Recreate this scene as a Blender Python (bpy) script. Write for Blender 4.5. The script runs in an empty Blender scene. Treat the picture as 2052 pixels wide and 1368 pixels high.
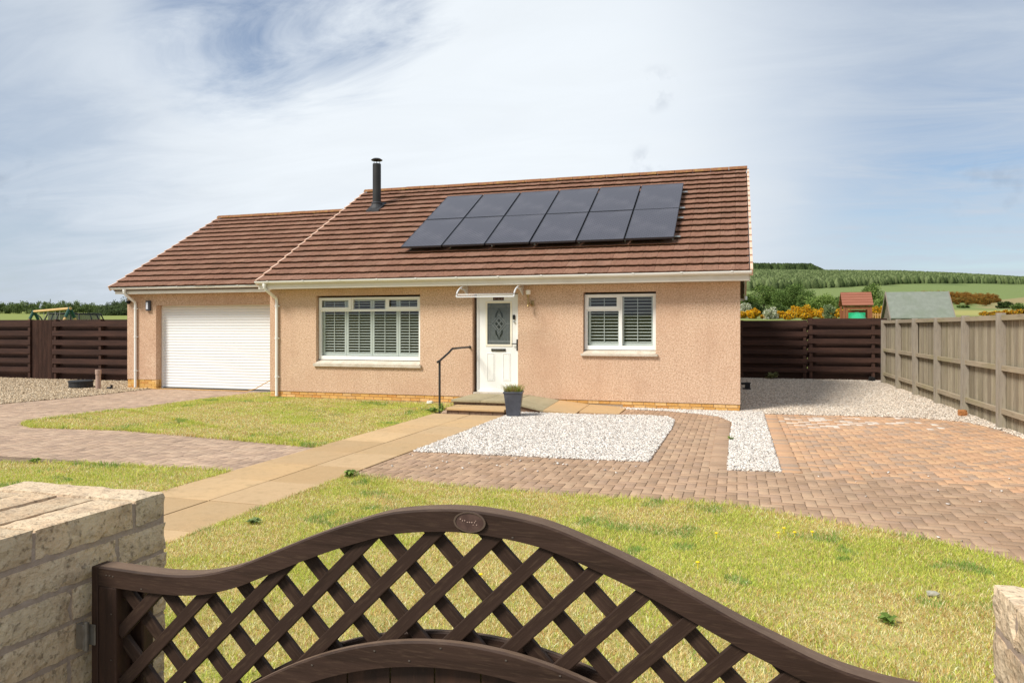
import bpy, math, random
import numpy as np
from mathutils import Vector, Matrix
random.seed(7); RNG = np.random.default_rng(7)
rad = math.radians
SC = bpy.context.scene
# ------------------------------------------------------------------ camera
F = 1460.0; CX = 1026.0; HY = 656.0; CAMZ = 1.62
YAW = math.atan(451 / F); cs, sn = math.cos(YAW), math.sin(YAW)
cam = bpy.data.cameras.new('camera'); camo = bpy.data.objects.new('camera', cam)
SC.collection.objects.link(camo); SC.camera = camo
cam.sensor_width = 36; cam.lens = 36 * F / 2052
cam.shift_y = -(684 - HY) / 2052
cam.clip_start = 0.05; cam.clip_end = 9000
camo.location = (0, 0, CAMZ); camo.rotation_euler = (rad(90), 0, YAW)
SC.render.resolution_x = 1024; SC.render.resolution_y = 682
SC.view_settings.view_transform = 'Standard'; SC.view_settings.look = 'None'
SC.view_settings.exposure = 0.46; SC.view_settings.gamma = 1
# ------------------------------------------------------------------ sun and sky
SUN_EL, SUN_ROT = 47, 220           # degrees; from the front left, high
sd = Vector((math.sin(rad(SUN_ROT)) * math.cos(rad(SUN_EL)), math.cos(rad(SUN_ROT)) * math.cos(rad(SUN_EL)), math.sin(rad(SUN_EL))))
sl = bpy.data.lights.new('sun', 'SUN'); sl.energy = 3.3; sl.angle = rad(16); sl.color = (1, .955, .88)
slo = bpy.data.objects.new('sun', sl); SC.collection.objects.link(slo)
slo.rotation_euler = (-sd).to_track_quat('-Z', 'Y').to_euler(); slo.location = (-20, -20, 40)
w = bpy.data.worlds.new('World'); SC.world = w; w.use_nodes = True
nt = w.node_tree; nt.nodes.clear()
def N(t, **k):
    n = nt.nodes.new(t)
    for a, b in k.items(): setattr(n, a, b)
    return n
def L(a, b): nt.links.new(a, b)
def mth(op, a, b=None, c=None, clamp=False):
    n = N('ShaderNodeMath', operation=op); n.use_clamp = clamp
    for i, x in enumerate((a, b, c)):
        if x is None: continue
        if isinstance(x, (int, float)): n.inputs[i].default_value = x
        else: L(x, n.inputs[i])
    return n.outputs[0]
sky = N('ShaderNodeTexSky', sky_type='NISHITA'); sky.sun_disc = False
sky.sun_elevation = rad(SUN_EL); sky.sun_rotation = rad(SUN_ROT); sky.air_density = 1.0; sky.dust_density = .6; sky.ozone_density = 2.0
tc = N('ShaderNodeTexCoord'); sep = N('ShaderNodeSeparateXYZ'); L(tc.outputs['Generated'], sep.inputs[0])
zc = mth('MAXIMUM', sep.outputs[2], 0.0)
den = mth('ADD', zc, 0.12)
px_ = mth('DIVIDE', sep.outputs[0], den); py_ = mth('DIVIDE', sep.outputs[1], den)
cmb = N('ShaderNodeCombineXYZ'); L(px_, cmb.inputs[0]); L(py_, cmb.inputs[1])
mp = N('ShaderNodeMapping'); L(cmb.outputs[0], mp.inputs[0])
mp.inputs['Rotation'].default_value = (0, 0, rad(-32)); mp.inputs['Scale'].default_value = (.34, .9, 1); mp.inputs['Location'].default_value = (1.3, 4.1, 0)
n1 = N('ShaderNodeTexNoise'); L(mp.outputs[0], n1.inputs[0]); n1.inputs['Scale'].default_value = 1.1; n1.inputs['Detail'].default_value = 7; n1.inputs['Roughness'].default_value = .55; n1.inputs['Distortion'].default_value = .5
mp2 = N('ShaderNodeMapping'); L(cmb.outputs[0], mp2.inputs[0]); mp2.inputs['Rotation'].default_value = (0, 0, rad(-25)); mp2.inputs['Scale'].default_value = (.7, 1.7, 1)
n2 = N('ShaderNodeTexNoise'); L(mp2.outputs[0], n2.inputs[0]); n2.inputs['Scale'].default_value = 1.6; n2.inputs['Detail'].default_value = 9; n2.inputs['Roughness'].default_value = .62; n2.inputs['Distortion'].default_value = .8
# an opening in the high cloud, upper left, and a thinner veil towards the upper right
def dirpx(x, y):
    u, v = (x - CX) / F, (HY - y) / F
    return Vector((-sn + u * cs, cs + u * sn, v)).normalized()
wv1 = N('ShaderNodeVectorMath', operation='SUBTRACT'); L(n2.outputs['Color'], wv1.inputs[0]); wv1.inputs[1].default_value = (.5, .5, .5)
wv2 = N('ShaderNodeVectorMath', operation='SCALE'); L(wv1.outputs[0], wv2.inputs[0]); wv2.inputs['Scale'].default_value = .16
wv3 = N('ShaderNodeVectorMath', operation='ADD'); L(tc.outputs['Generated'], wv3.inputs[0]); L(wv2.outputs[0], wv3.inputs[1])
wv4 = N('ShaderNodeVectorMath', operation='NORMALIZE'); L(wv3.outputs[0], wv4.inputs[0])
def spot(x, y, inner, outer):
    d = N('ShaderNodeVectorMath', operation='DOT_PRODUCT'); L(wv4.outputs[0], d.inputs[0]); d.inputs[1].default_value = dirpx(x, y)
    m = N('ShaderNodeMapRange'); m.interpolation_type = 'SMOOTHSTEP'; L(d.outputs['Value'], m.inputs[0])
    m.inputs[1].default_value = math.cos(rad(outer)); m.inputs[2].default_value = math.cos(rad(inner)); return m.outputs[0]
hole = mth('MAXIMUM', spot(460, 20, 0, 9), spot(640, -50, 0, 10))
hole2 = spot(2150, -60, 3, 26)
hole3 = mth('MULTIPLY', spot(1850, 470, 1, 11), 1.0)
hole4 = spot(-80, 330, 2, 14)
f0 = N('ShaderNodeMapRange'); L(n1.outputs[0], f0.inputs[0]); f0.inputs[1].default_value = .25; f0.inputs[2].default_value = .62; f0.inputs[3].default_value = .93; f0.inputs[4].default_value = 1.0
fs = N('ShaderNodeMapRange'); L(n2.outputs[0], fs.inputs[0]); fs.inputs[1].default_value = .35; fs.inputs[2].default_value = .65
streak = mth('SUBTRACT', 1.2, fs.outputs[0])
c1 = mth('SUBTRACT', f0.outputs[0], mth('MULTIPLY', mth('MULTIPLY', hole, mth('POWER', streak, 1.3)), .72))
c2 = mth('SUBTRACT', c1, mth('MULTIPLY', hole2, mth('MULTIPLY', streak, .36)))
c3 = mth('SUBTRACT', c2, mth('MULTIPLY', hole3, mth('MULTIPLY', streak, .34)))
c4 = mth('SUBTRACT', c3, mth('MULTIPLY', hole4, mth('MULTIPLY', streak, .22)), clamp=True)
# cloud colour: bright low and in the middle, greyer blue elsewhere
bright = spot(930, 260, 0, 33)
cc = N('ShaderNodeMix', data_type='RGBA'); cc.inputs[6].default_value = (4.6, 5.2, 6.0, 1); cc.inputs[7].default_value = (7.4, 7.85, 8.25, 1); L(bright, cc.inputs[0])
cc2 = N('ShaderNodeMix', data_type='RGBA'); cc2.blend_type = 'MULTIPLY'; cc2.inputs[0].default_value = 1
tn = N('ShaderNodeMapRange'); L(n2.outputs[0], tn.inputs[0]); tn.inputs[1].default_value = .3; tn.inputs[2].default_value = .7; tn.inputs[3].default_value = .97; tn.inputs[4].default_value = 1.03
L(cc.outputs[2], cc2.inputs[6]); L(tn.outputs[0], cc2.inputs[7])
skm = N('ShaderNodeMix', data_type='RGBA'); skm.blend_type = 'MULTIPLY'; skm.inputs[0].default_value = 1; L(sky.outputs[0], skm.inputs[6]); skm.inputs[7].default_value = (.95, .97, 1.0, 1)
mx = N('ShaderNodeMix', data_type='RGBA'); L(c4, mx.inputs[0]); L(skm.outputs[2], mx.inputs[6]); L(cc2.outputs[2], mx.inputs[7])
n3 = N('ShaderNodeTexNoise'); L(tc.outputs['Generated'], n3.inputs[0]); n3.inputs['Scale'].default_value = 38; n3.inputs['Detail'].default_value = 6
n3r = N('ShaderNodeMapRange'); L(n3.outputs[0], n3r.inputs[0]); n3r.inputs[1].default_value = .48; n3r.inputs[2].default_value = .66; n3r.inputs[4].default_value = .3
wv4 = tc; cl = None
def tspot(x, y, o):
    d = N('ShaderNodeVectorMath', operation='DOT_PRODUCT'); L(tc.outputs['Generated'], d.inputs[0]); d.inputs[1].default_value = dirpx(x, y)
    m = N('ShaderNodeMapRange'); m.interpolation_type = 'SMOOTHSTEP'; L(d.outputs['Value'], m.inputs[0]); m.inputs[1].default_value = math.cos(rad(o)); m.inputs[2].default_value = 1; return m.outputs[0]
cl = tspot(1315, 178, 2.0)
for q_ in ((1300, 332, 1.9), (20, 350, 2.4), (10, 380, 2.0), (1980, 385, 3.0)): cl = mth('MAXIMUM', cl, tspot(*q_))
cl = mth('MULTIPLY', cl, n3r.outputs[0])
mc = N('ShaderNodeMix', data_type='RGBA'); L(cl, mc.inputs[0]); L(mx.outputs[2], mc.inputs[6]); mc.inputs[7].default_value = (2.6, 3.1, 3.9, 1)
bg = N('ShaderNodeBackground'); L(mc.outputs[2], bg.inputs[0]); bg.inputs[1].default_value = .088
ow = N('ShaderNodeOutputWorld'); L(bg.outputs[0], ow.inputs[0])

# ------------------------------------------------------------------ helpers
def lin(h):
    if isinstance(h, str):
        c = [int(h[i:i + 2], 16) / 255 for i in (0, 2, 4)]
        return tuple(x / 12.92 if x <= .04045 else ((x + .055) / 1.055) ** 2.4 for x in c)
    return tuple(h)
def mat(name, col, rough=.8, layers=(), bump=(), streaks=None, attr=False, spec=.3, metal=0., stretch=(1, 1, 1), transl=0., brick=None):
    m = bpy.data.materials.new(name); m.use_nodes = True; t = m.node_tree; b = t.nodes['Principled BSDF']
    tc = t.nodes.new('ShaderNodeTexCoord'); mp = t.nodes.new('ShaderNodeMapping'); mp.inputs['Scale'].default_value = stretch
    t.links.new(tc.outputs['Object'], mp.inputs[0])
    cur = t.nodes.new('ShaderNodeRGB').outputs[0]; cur.default_value = (*lin(col), 1)
    if attr:
        a = t.nodes.new('ShaderNodeAttribute'); a.attribute_name = 'Col'
        cur = a.outputs['Color']
    for (sc, lo, hi, c2, amt) in layers:
        n = t.nodes.new('ShaderNodeTexNoise'); n.inputs['Scale'].default_value = sc; n.inputs['Detail'].default_value = 5; n.inputs['Roughness'].default_value = .6
        t.links.new(mp.outputs[0], n.inputs[0])
        r = t.nodes.new('ShaderNodeMapRange'); r.inputs[1].default_value = lo; r.inputs[2].default_value = hi; r.inputs[4].default_value = amt
        t.links.new(n.outputs[0], r.inputs[0])
        x = t.nodes.new('ShaderNodeMix'); x.data_type = 'RGBA'; t.links.new(r.outputs[0], x.inputs[0]); t.links.new(cur, x.inputs[6]); x.inputs[7].default_value = (*lin(c2), 1)
        cur = x.outputs[2]
    if streaks:
        m2 = t.nodes.new('ShaderNodeMapping'); m2.inputs['Scale'].default_value = (5, 5, .45); t.links.new(tc.outputs['Object'], m2.inputs[0])
        n = t.nodes.new('ShaderNodeTexNoise'); n.inputs['Scale'].default_value = 1; n.inputs['Detail'].default_value = 6; t.links.new(m2.outputs[0], n.inputs[0])
        r = t.nodes.new('ShaderNodeMapRange'); r.inputs[1].default_value = .5; r.inputs[2].default_value = .75; r.inputs[4].default_value = streaks[1]; t.links.new(n.outputs[0], r.inputs[0])
        x = t.nodes.new('ShaderNodeMix'); x.data_type = 'RGBA'; t.links.new(r.outputs[0], x.inputs[0]); t.links.new(cur, x.inputs[6]); x.inputs[7].default_value = (*lin(streaks[0]), 1); cur = x.outputs[2]
    t.links.new(cur, b.inputs['Base Color'])
    b.inputs['Roughness'].default_value = rough; b.inputs['Specular IOR Level'].default_value = spec; b.inputs['Metallic'].default_value = metal
    prev = None
    for (sc, st, dist) in bump:
        n = t.nodes.new('ShaderNodeTexNoise'); n.inputs['Scale'].default_value = sc; n.inputs['Detail'].default_value = 4
        t.links.new(mp.outputs[0], n.inputs[0])
        bp = t.nodes.new('ShaderNodeBump'); bp.inputs['Strength'].default_value = st; bp.inputs['Distance'].default_value = dist
        t.links.new(n.outputs[0], bp.inputs['Height'])
        if prev: t.links.new(prev, bp.inputs['Normal'])
        prev = bp.outputs[0]
    if prev: t.links.new(prev, b.inputs['Normal'])
    if transl:
        tr = t.nodes.new('ShaderNodeBsdfTranslucent'); t.links.new(cur, tr.inputs[0])
        ms = t.nodes.new('ShaderNodeMixShader'); ms.inputs[0].default_value = transl
        t.links.new(b.outputs[0], ms.inputs[1]); t.links.new(tr.outputs[0], ms.inputs[2])
        t.links.new(ms.outputs[0], t.nodes['Material Output'].inputs[0])
    return m
def glassmat(name, tint=(.8, .85, .85), refl=.12, ior=1.5, rough=.02):
    m = bpy.data.materials.new(name); m.use_nodes = True; t = m.node_tree; t.nodes.clear()
    tr = t.nodes.new('ShaderNodeBsdfTransparent'); tr.inputs[0].default_value = (*tint, 1)
    g = t.nodes.new('ShaderNodeBsdfGlossy'); g.inputs['Roughness'].default_value = .02
    g.inputs['Roughness'].default_value = rough; lw = t.nodes.new('ShaderNodeLayerWeight'); lw.inputs[0].default_value = .5
    pw = t.nodes.new('ShaderNodeMath'); pw.operation = 'POWER'; pw.inputs[1].default_value = 4; t.links.new(lw.outputs['Facing'], pw.inputs[0])
    ad = t.nodes.new('ShaderNodeMath'); ad.operation = 'MULTIPLY_ADD'; ad.inputs[1].default_value = .7 if ior > 1.2 else .1; ad.inputs[2].default_value = refl; t.links.new(pw.outputs[0], ad.inputs[0])
    x = t.nodes.new('ShaderNodeMixShader'); t.links.new(ad.outputs[0], x.inputs[0]); t.links.new(tr.outputs[0], x.inputs[1]); t.links.new(g.outputs[0], x.inputs[2])
    o = t.nodes.new('ShaderNodeOutputMaterial'); t.links.new(x.outputs[0], o.inputs[0]); return m

def tag(o, label=None, cat=None, group=None, kind=None):
    if label: o['label'] = label
    if cat: o['category'] = cat
    if group: o['group'] = group
    if kind: o['kind'] = kind
    return o
def link(o, parent=None):
    SC.collection.objects.link(o)
    if parent: o.parent = parent
    return o
def empty(name, loc=(0, 0, 0), label=None, cat=None, group=None, rz=0):
    o = link(bpy.data.objects.new(name, None)); o.location = loc; o.rotation_euler = (0, 0, rz); o.empty_display_size = .2
    return tag(o, label, cat, group)
class MB:
    def __init__(s): s.v = []; s.f = []; s.c = []; s.col = (1, 1, 1); s.T = None
    def add(s, vs, fs):
        k = len(s.v)
        if s.T is not None: vs = [tuple(s.T @ Vector(q)) for q in vs]
        s.v += [tuple(q) for q in vs]; s.c += [s.col] * len(vs); s.f += [tuple(i + k for i in q) for q in fs]; return s
    def box(s, x0, x1, y0, y1, z0, z1):
        if x0 > x1: x0, x1 = x1, x0
        if y0 > y1: y0, y1 = y1, y0
        if z0 > z1: z0, z1 = z1, z0
        return s.add([(x0, y0, z0), (x1, y0, z0), (x1, y1, z0), (x0, y1, z0), (x0, y0, z1), (x1, y0, z1), (x1, y1, z1), (x0, y1, z1)],
                     [(0, 3, 2, 1), (4, 5, 6, 7), (0, 1, 5, 4), (1, 2, 6, 5), (2, 3, 7, 6), (3, 0, 4, 7)])
    def prism(s, poly, ax, a0, a1):
        """poly: 2D list; ax: axis of extrusion 'x','y','z'"""
        n = len(poly); m = {'x': lambda p, a: (a, p[0], p[1]), 'y': lambda p, a: (p[0], a, p[1]), 'z': lambda p, a: (p[0], p[1], a)}[ax]
        vs = [m(p, a0) for p in poly] + [m(p, a1) for p in poly]
        area = sum(poly[i][0] * poly[(i + 1) % n][1] - poly[(i + 1) % n][0] * poly[i][1] for i in range(n))
        fs = [tuple(range(n))[::-1], tuple(range(n, 2 * n))] + [(i, (i + 1) % n, n + (i + 1) % n, n + i) for i in range(n)]
        flip = (area < 0) ^ (ax == 'y')
        if flip: fs = [q[::-1] for q in fs]
        return s.add(vs, fs)
    def tube(s, pts, r, n=10, cap=True, rr=None):
        pts = [Vector(p) for p in pts]; vs = []; m = len(pts)
        for i, p in enumerate(pts):
            d = (pts[min(i + 1, m - 1)] - pts[max(i - 1, 0)]).normalized()
            a = Vector((0, 0, 1)) if abs(d.z) < .9 else Vector((0, 1, 0))
            e1 = d.cross(a).normalized(); e2 = d.cross(e1)
            R = rr[i] if rr else r
            for k in range(n):
                an = 2 * math.pi * k / n; vs.append(p + (e1 * math.cos(an) + e2 * math.sin(an)) * R)
        fs = [(i * n + k, i * n + (k + 1) % n, (i + 1) * n + (k + 1) % n, (i + 1) * n + k) for i in range(m - 1) for k in range(n)]
        if cap: fs += [tuple(range(n))[::-1], tuple(range((m - 1) * n, m * n))]
        return s.add(vs, fs)
    def lathe(s, prof, cx, cy, n=20, sq=None):
        vs = []
        for (r, z) in prof:
            for k in range(n):
                a = 2 * math.pi * k / n + (math.pi / n if n == 4 else 0)
                vs.append((cx + r * math.cos(a), cy + r * math.sin(a), z))
        m = len(prof)
        fs = [(i * n + k, i * n + (k + 1) % n, (i + 1) * n + (k + 1) % n, (i + 1) * n + k) for i in range(m - 1) for k in range(n)]
        fs += [tuple(range(n))[::-1], tuple(range((m - 1) * n, m * n))]
        return s.add(vs, fs)
    def build(s, name, m, parent=None, loc=None, rot=None, smooth=False, bevel=0, label=None, cat=None, kind=None, group=None):
        me = bpy.data.meshes.new(name); me.from_pydata(s.v, [], s.f)
        if any(c != (1, 1, 1) for c in s.c):
            at = me.color_attributes.new('Col', 'FLOAT_COLOR', 'POINT')
            at.data.foreach_set('color', np.array([(*c, 1) for c in s.c], dtype=np.float32).ravel())
        me.materials.append(m); o = link(bpy.data.objects.new(name, me), parent)
        if loc: o.location = loc
        if rot: o.rotation_euler = rot
        if smooth: me.polygons.foreach_set('use_smooth', [True] * len(me.polygons))
        if bevel:
            b = o.modifiers.new('bevel', 'BEVEL'); b.width = bevel; b.segments = 2; b.limit_method = 'ANGLE'
        me.update(); return tag(o, label, cat, group, kind)
def npmesh(name, V, faces, cols, m, parent=None, smooth=False):
    """V (n,3); faces: list of (k,m) int arrays; cols (n,3)"""
    me = bpy.data.meshes.new(name); me.vertices.add(len(V)); me.vertices.foreach_set('co', V.astype(np.float32).ravel())
    li = np.concatenate([f.ravel() for f in faces]).astype(np.int32)
    tot = np.concatenate([np.full(len(f), f.shape[1]) for f in faces]); st = np.concatenate([[0], np.cumsum(tot)[:-1]]).astype(np.int32)
    me.loops.add(len(li)); me.loops.foreach_set('vertex_index', li); me.polygons.add(len(tot)); me.polygons.foreach_set('loop_start', st)
    if smooth: me.polygons.foreach_set('use_smooth', np.ones(len(tot), dtype=bool))
    me.update(calc_edges=True)
    if cols is not None:
        at = me.color_attributes.new('Col', 'FLOAT_COLOR', 'POINT')
        at.data.foreach_set('color', np.hstack([cols, np.ones((len(cols), 1))]).astype(np.float32).ravel())
    me.materials.append(m); return link(bpy.data.objects.new(name, me), parent)
def inpoly(X, Y, poly):
    c = np.zeros(len(X), bool); n = len(poly)
    for i in range(n):
        x0, y0 = poly[i]; x1, y1 = poly[(i + 1) % n]
        if y0 == y1: continue
        c ^= ((y0 > Y) != (y1 > Y)) & (X < (x1 - x0) * (Y - y0) / (y1 - y0) + x0)
    return c
def scatter(poly, dens):
    P = np.array(poly); a, b = P.min(0), P.max(0); n = int((b - a).prod() * dens)
    q = RNG.random((n, 2)) * (b - a) + a
    return q[inpoly(q[:, 0], q[:, 1], poly)]
_G = RNG.random((64, 64))
def vnoise(x, y):
    xi = np.floor(x).astype(int); yi = np.floor(y).astype(int); fx = x - xi; fy = y - yi
    fx = fx * fx * (3 - 2 * fx); fy = fy * fy * (3 - 2 * fy)
    g = lambda a, b: _G[a % 64, b % 64]
    return (g(xi, yi) * (1 - fx) + g(xi + 1, yi) * fx) * (1 - fy) + (g(xi, yi + 1) * (1 - fx) + g(xi + 1, yi + 1) * fx) * fy
def fbm(x, y): return (vnoise(x, y) + .5 * vnoise(x * 2.1 + 7, y * 2.1 + 3) + .25 * vnoise(x * 4.3 + 1, y * 4.3 + 9)) / 1.75
def at(px, t, z=None, y=None):
    """a point seen at picture column px, t metres ahead"""
    u = (px - CX) / F; X = t * (-sn + u * cs); Y = t * (cs + u * sn)
    if y is not None: z = CAMZ + (HY - y) / F * t
    return (X, Y, z if z is not None else float(terr(np.array([X]), np.array([Y]))[0]))

# ------------------------------------------------------------------ terrain
TL = [(0, 0), (24, 0), (30, .25), (60, 2.24), (120, 3.2), (250, 5.7), (400, 9), (700, 17.9), (1500, 36), (5000, 60)]
TR = [(0, 0), (26, 0), (30, .2), (60, 2.15), (80, 2.6), (130, 4.3), (200, 7.3), (300, 12.7), (560, 32.7), (1000, 73.5), (1150, 85), (1500, 80), (5000, 100)]
def terr(X, Y):
    r = np.hypot(X, Y); fwd = -sn * X + cs * Y; rt = cs * X + sn * Y
    ph = np.clip(np.arctan2(rt, fwd), -.72, .72); px = CX + F * np.tan(ph); t = r * np.cos(ph)
    zl = np.interp(t, *zip(*TL)); zr = np.interp(t, *zip(*TR))
    w_ = np.clip((px - 300) / 1100, 0, 1); w_ = w_ * w_ * (3 - 2 * w_); z = zl * (1 - w_) + zr * w_
    dy = np.interp(px, [1450, 1640, 1800, 1900, 2052, 2300], [-2, 0, 1, 5, 13, 28]); k = np.clip((t - 450) / 450, 0, 1) * w_
    z = z - dy / F * t * k
    z += 2.0 * np.exp(-(((px - 1905) / 75) ** 2)) * np.exp(-(((t - 215) / 26) ** 2)) * w_      # gorse covered hillock
    z += 2.4 * np.clip((px - 1960) / 90, 0, 1) * np.exp(-(((t - 215) / 30) ** 2)) * w_
    z += np.clip((t - 60) / 200, 0, 1) * (fbm(X / 40, Y / 40) - .5) * 1.2
    return z - .03
rs = [0, 3, 6, 10, 15, 20, 24, 26, 28, 30, 34, 40, 48, 60, 70, 80, 95, 110, 130, 150, 165, 180, 195, 210, 225, 240, 260, 300, 350, 400, 450, 500, 560, 620, 700, 800, 900, 1000, 1080, 1150, 1250, 1500, 2200, 3500, 5000]
na = 360; V = []; 
an = np.linspace(0, 2 * np.pi, na, endpoint=False)
R_, A_ = np.meshgrid(rs[1:], an, indexing='ij'); X = R_ * np.sin(A_); Y = R_ * np.cos(A_)
X = np.concatenate([[0], X.ravel()]); Y = np.concatenate([[0], Y.ravel()]); Z = terr(X, Y)
fwd = -sn * X + cs * Y; rt = cs * X + sn * Y; PX = np.where(fwd > 1, CX + F * rt / np.maximum(fwd, 1), -2000.); TT = np.maximum(fwd, 0)
col = np.tile(lin('848b48'), (len(X), 1)); nz = fbm(X / 25 + 4, Y / 25)
col = col * (.8 + .4 * nz[:, None])
rightside = PX > 1200
col[rightside & (TT > 160)] = np.array(lin('6c7b48'))
col[rightside & (TT > 70) & (TT <= 160)] = np.array(lin('6f7440'))
col[rightside & (PX > 1900) & (TT > 95) & (TT <= 150)] = np.array(lin('a39a5c'))
col[(PX > 1975) & (TT > 165) & (TT <= 262)] = np.array(lin('94805f'))
tb = np.interp(PX, [1400, 1620, 1700, 1800, 2052], [420, 500, 560, 640, 740])
col[rightside & (TT > tb)] = np.array(lin('3a4a28'))
f3 = np.array([(0, 1 + i, 1 + (i + 1) % na) for i in range(na)])[:, ::-1]
ii = np.arange(na); f4 = np.concatenate([np.stack([1 + j * na + ii, 1 + j * na + (ii + 1) % na, 1 + (j + 1) * na + (ii + 1) % na, 1 + (j + 1) * na + ii], 1) for j in range(len(rs) - 2)])[:, ::-1]
M_ter = mat('field_grass', '6c8a45', .95, layers=[(.6, .35, .65, '8f945c', .35), (.08, .4, .6, '73834e', .3)], bump=[(2, .5, .2)], attr=True, spec=.1)
tag(npmesh('terrain', np.stack([X, Y, Z], 1), [f3, f4], col, M_ter, smooth=True), kind='structure')

# ------------------------------------------------------------------ ground surfaces (plan polygons in metres)
LAWN_A = [(-4.06, 1.9), (-4.1, 6.3), (-4.08, 7.1), (-3.7, 7.06), (-3.0, 6.9), (-2.2, 6.84), (-1.2, 6.84), (-.34, 6.9), (.03, 6.86), (.5, 6.64), (1.05, 6.38), (1.5, 6.12), (1.9, 5.75), (2.3, 5.3), (2.8, 4.5), (3.2, 3.4), (3.4, 1.9)]
LAWN_B = [(-5.44, 2.0), (-5.45, 6.88), (-6.65, 6.78), (-7.5, 6.72), (-8.4, 6.5), (-10, 6.3), (-14, 6.0), (-14, 2.0)]
LAWN_C = [(-11.35, 9.2), (-11.6, 9.5), (-11.6, 10.2), (-11.5, 11.4), (-11.55, 13.6), (-11.45, 15.1), (-11.0, 15.6), (-10.5, 15.6), (-10.5, 14.52), (-5.6, 14.5), (-5.46, 13.0), (-5.42, 12.5), (-5.42, 8.62), (-7.1, 8.86), (-9.2, 9.15), (-10.9, 8.97)]
GRAV_D = [(-4.03, 8.7), (-4.05, 13.28), (-2.5, 13.3), (-1.65, 13.5), (-1.2, 13.4), (-1.04, 12.95), (-1.0, 12.0), (-1.02, 8.86), (-1.9, 8.8), (-3.2, 8.74)]
GRAV_F = [(-.1, 8.62), (-.1, 11.0), (-.07, 13.0), (-.32, 13.75), (-.7, 14.08), (-1.36, 14.38), (-2.05, 14.44), (-2.6, 14.5), (-2.6, 14.66), (.06, 14.66), (.06, 14.9), (.47, 14.9), (.47, 8.7)]
GRAV_G = [(.06, 14.6), (.06, 24.4), (4.35, 24.4), (4.4, 4.0), (3.99, 4.0), (3.99, 12.3), (3.96, 13.3), (3.75, 14.2), (3.2, 14.55), (2.78, 14.62), (.47, 14.42), (.47, 14.6)]
GRAV_L = [(-14.7, 15.0), (-14.62, 13.2), (-14.85, 11.5), (-15.6, 9.4), (-30, 8.5), (-30, 17.5), (-15.67, 17.5), (-15.67, 15.6), (-14.75, 15.62)]
PAVE = [(-26, 5.9), (-26, 12), (-15, 16.2), (-10.5, 16.2), (-10.4, 14.7), (4.1, 14.7), (4.1, 2.0), (2.4, 2.0), (2.4, 4.5), (1, 5.9), (-2, 6.4)]
def sheet(name, poly, z0, z1, m, kind='structure'):
    o = MB().prism(poly, 'z', z0, z1).build(name, m); o['kind'] = kind; return o
M_sand = mat('joint_sand', '705e4e', .95, layers=[(30, .4, .6, '8a7664', .5)], spec=.1)
sheet('paving_bed', PAVE, -.028, -.007, M_sand)
M_soil = mat('lawn_soil', 'a3945a', .95, layers=[(1.3, .4, .62, 'c0b078', .7), (9, .45, .6, '8b9848', .5)], bump=[(40, .8, .02)], spec=.05)
for nm, p in (('lawn_ground', LAWN_A), ('lawn_ground', LAWN_B), ('lawn_ground', LAWN_C)): sheet(nm, p, -.02, .006, M_soil)
sheet('soil_strip', [(-6.6, 6.77), (-7.6, 6.9), (-9.5, 6.85), (-14, 6.6), (-14, 5.99), (-10, 6.29), (-8.4, 6.49), (-7.5, 6.71)], -.02, .004, mat('bare_soil', '8b7560', .95, layers=[(8, .4, .6, '6f5c4a', .7)], bump=[(30, .8, .03)]))
M_gb = mat('gravel_bed', 'c9c0b6', .95, layers=[(45, .4, .6, 'e0dad4', .8), (60, .5, .7, '5f5851', .6)], bump=[(50, 1, .03)], spec=.15)
M_gb2 = mat('gravel_bed_left', 'a8967f', .95, layers=[(45, .4, .6, 'cbbba4', .8), (60, .5, .7, '6b5b4a', .6)], bump=[(50, 1, .03)], spec=.15)
sheet('gravel_bed', GRAV_D, -.02, .004, M_gb); sheet('gravel_bed', GRAV_F, -.02, .004, M_gb); sheet('gravel_bed', GRAV_G, -.02, .003, M_gb); sheet('gravel_bed', GRAV_L, -.02, .004, M_gb2)
sheet('pavement', [(-8, -6), (6, -6), (6, 1.1), (-8, 1.1)], -.02, .02, mat('pavement', '77716b', .9, layers=[(20, .4, .6, '5f5a55', .5)]))

# block paving, 200 x 100 mm in 90 degree herringbone, each block real
def blocks(cx, cy, hx, hy, zt, cols, name, label=None):
    n = len(cx); b = .006
    base = [(-1, -1, 0, 0), (1, -1, 0, 0), (1, 1, 0, 0), (-1, 1, 0, 0), (-1, -1, 1, 0), (1, -1, 1, 0), (1, 1, 1, 0), (-1, 1, 1, 0), (-1, -1, 1, 1), (1, -1, 1, 1), (1, 1, 1, 1), (-1, 1, 1, 1)]
    V = np.zeros((n, 12, 3)); tilt = RNG.normal(0, .006, (n, 2))
    for i, (a, c, up, inn) in enumerate(base):
        dx = a * (hx - (b if inn else 0)); dy = c * (hy - (b if inn else 0))
        V[:, i, 0] = cx + dx; V[:, i, 1] = cy + dy
        V[:, i, 2] = (zt - (0 if inn else .004) if up else zt - .03) + (tilt[:, 0] * dx + tilt[:, 1] * dy if up else 0)
    q = np.array([(0, 1, 5, 4), (1, 2, 6, 5), (2, 3, 7, 6), (3, 0, 4, 7), (4, 5, 9, 8), (5, 6, 10, 9), (6, 7, 11, 10), (7, 4, 8, 11), (8, 9, 10, 11)])
    Fq = (np.arange(n)[:, None, None] * 12 + q[None]).reshape(-1, 4)
    o = npmesh(name, V.reshape(-1, 3), [Fq], np.repeat(cols, 12, 0), M_block); o['kind'] = 'structure'; return o
M_block = mat('paving_block', '9a7a66', .9, layers=[(55, .48, .72, 'b09886', .35), (26, .52, .75, '75604f', .3), (2.5, .5, .7, '8b7c6c', .3)], bump=[(120, .5, .004)], attr=True, spec=.15)
gi, gj = np.meshgrid(np.arange(-270, 60), np.arange(15, 170), indexing='ij'); gi = gi.ravel(); gj = gj.ravel(); d = (gi - gj) % 4
h_ = d == 0; v_ = d == 2
u = .1
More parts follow.
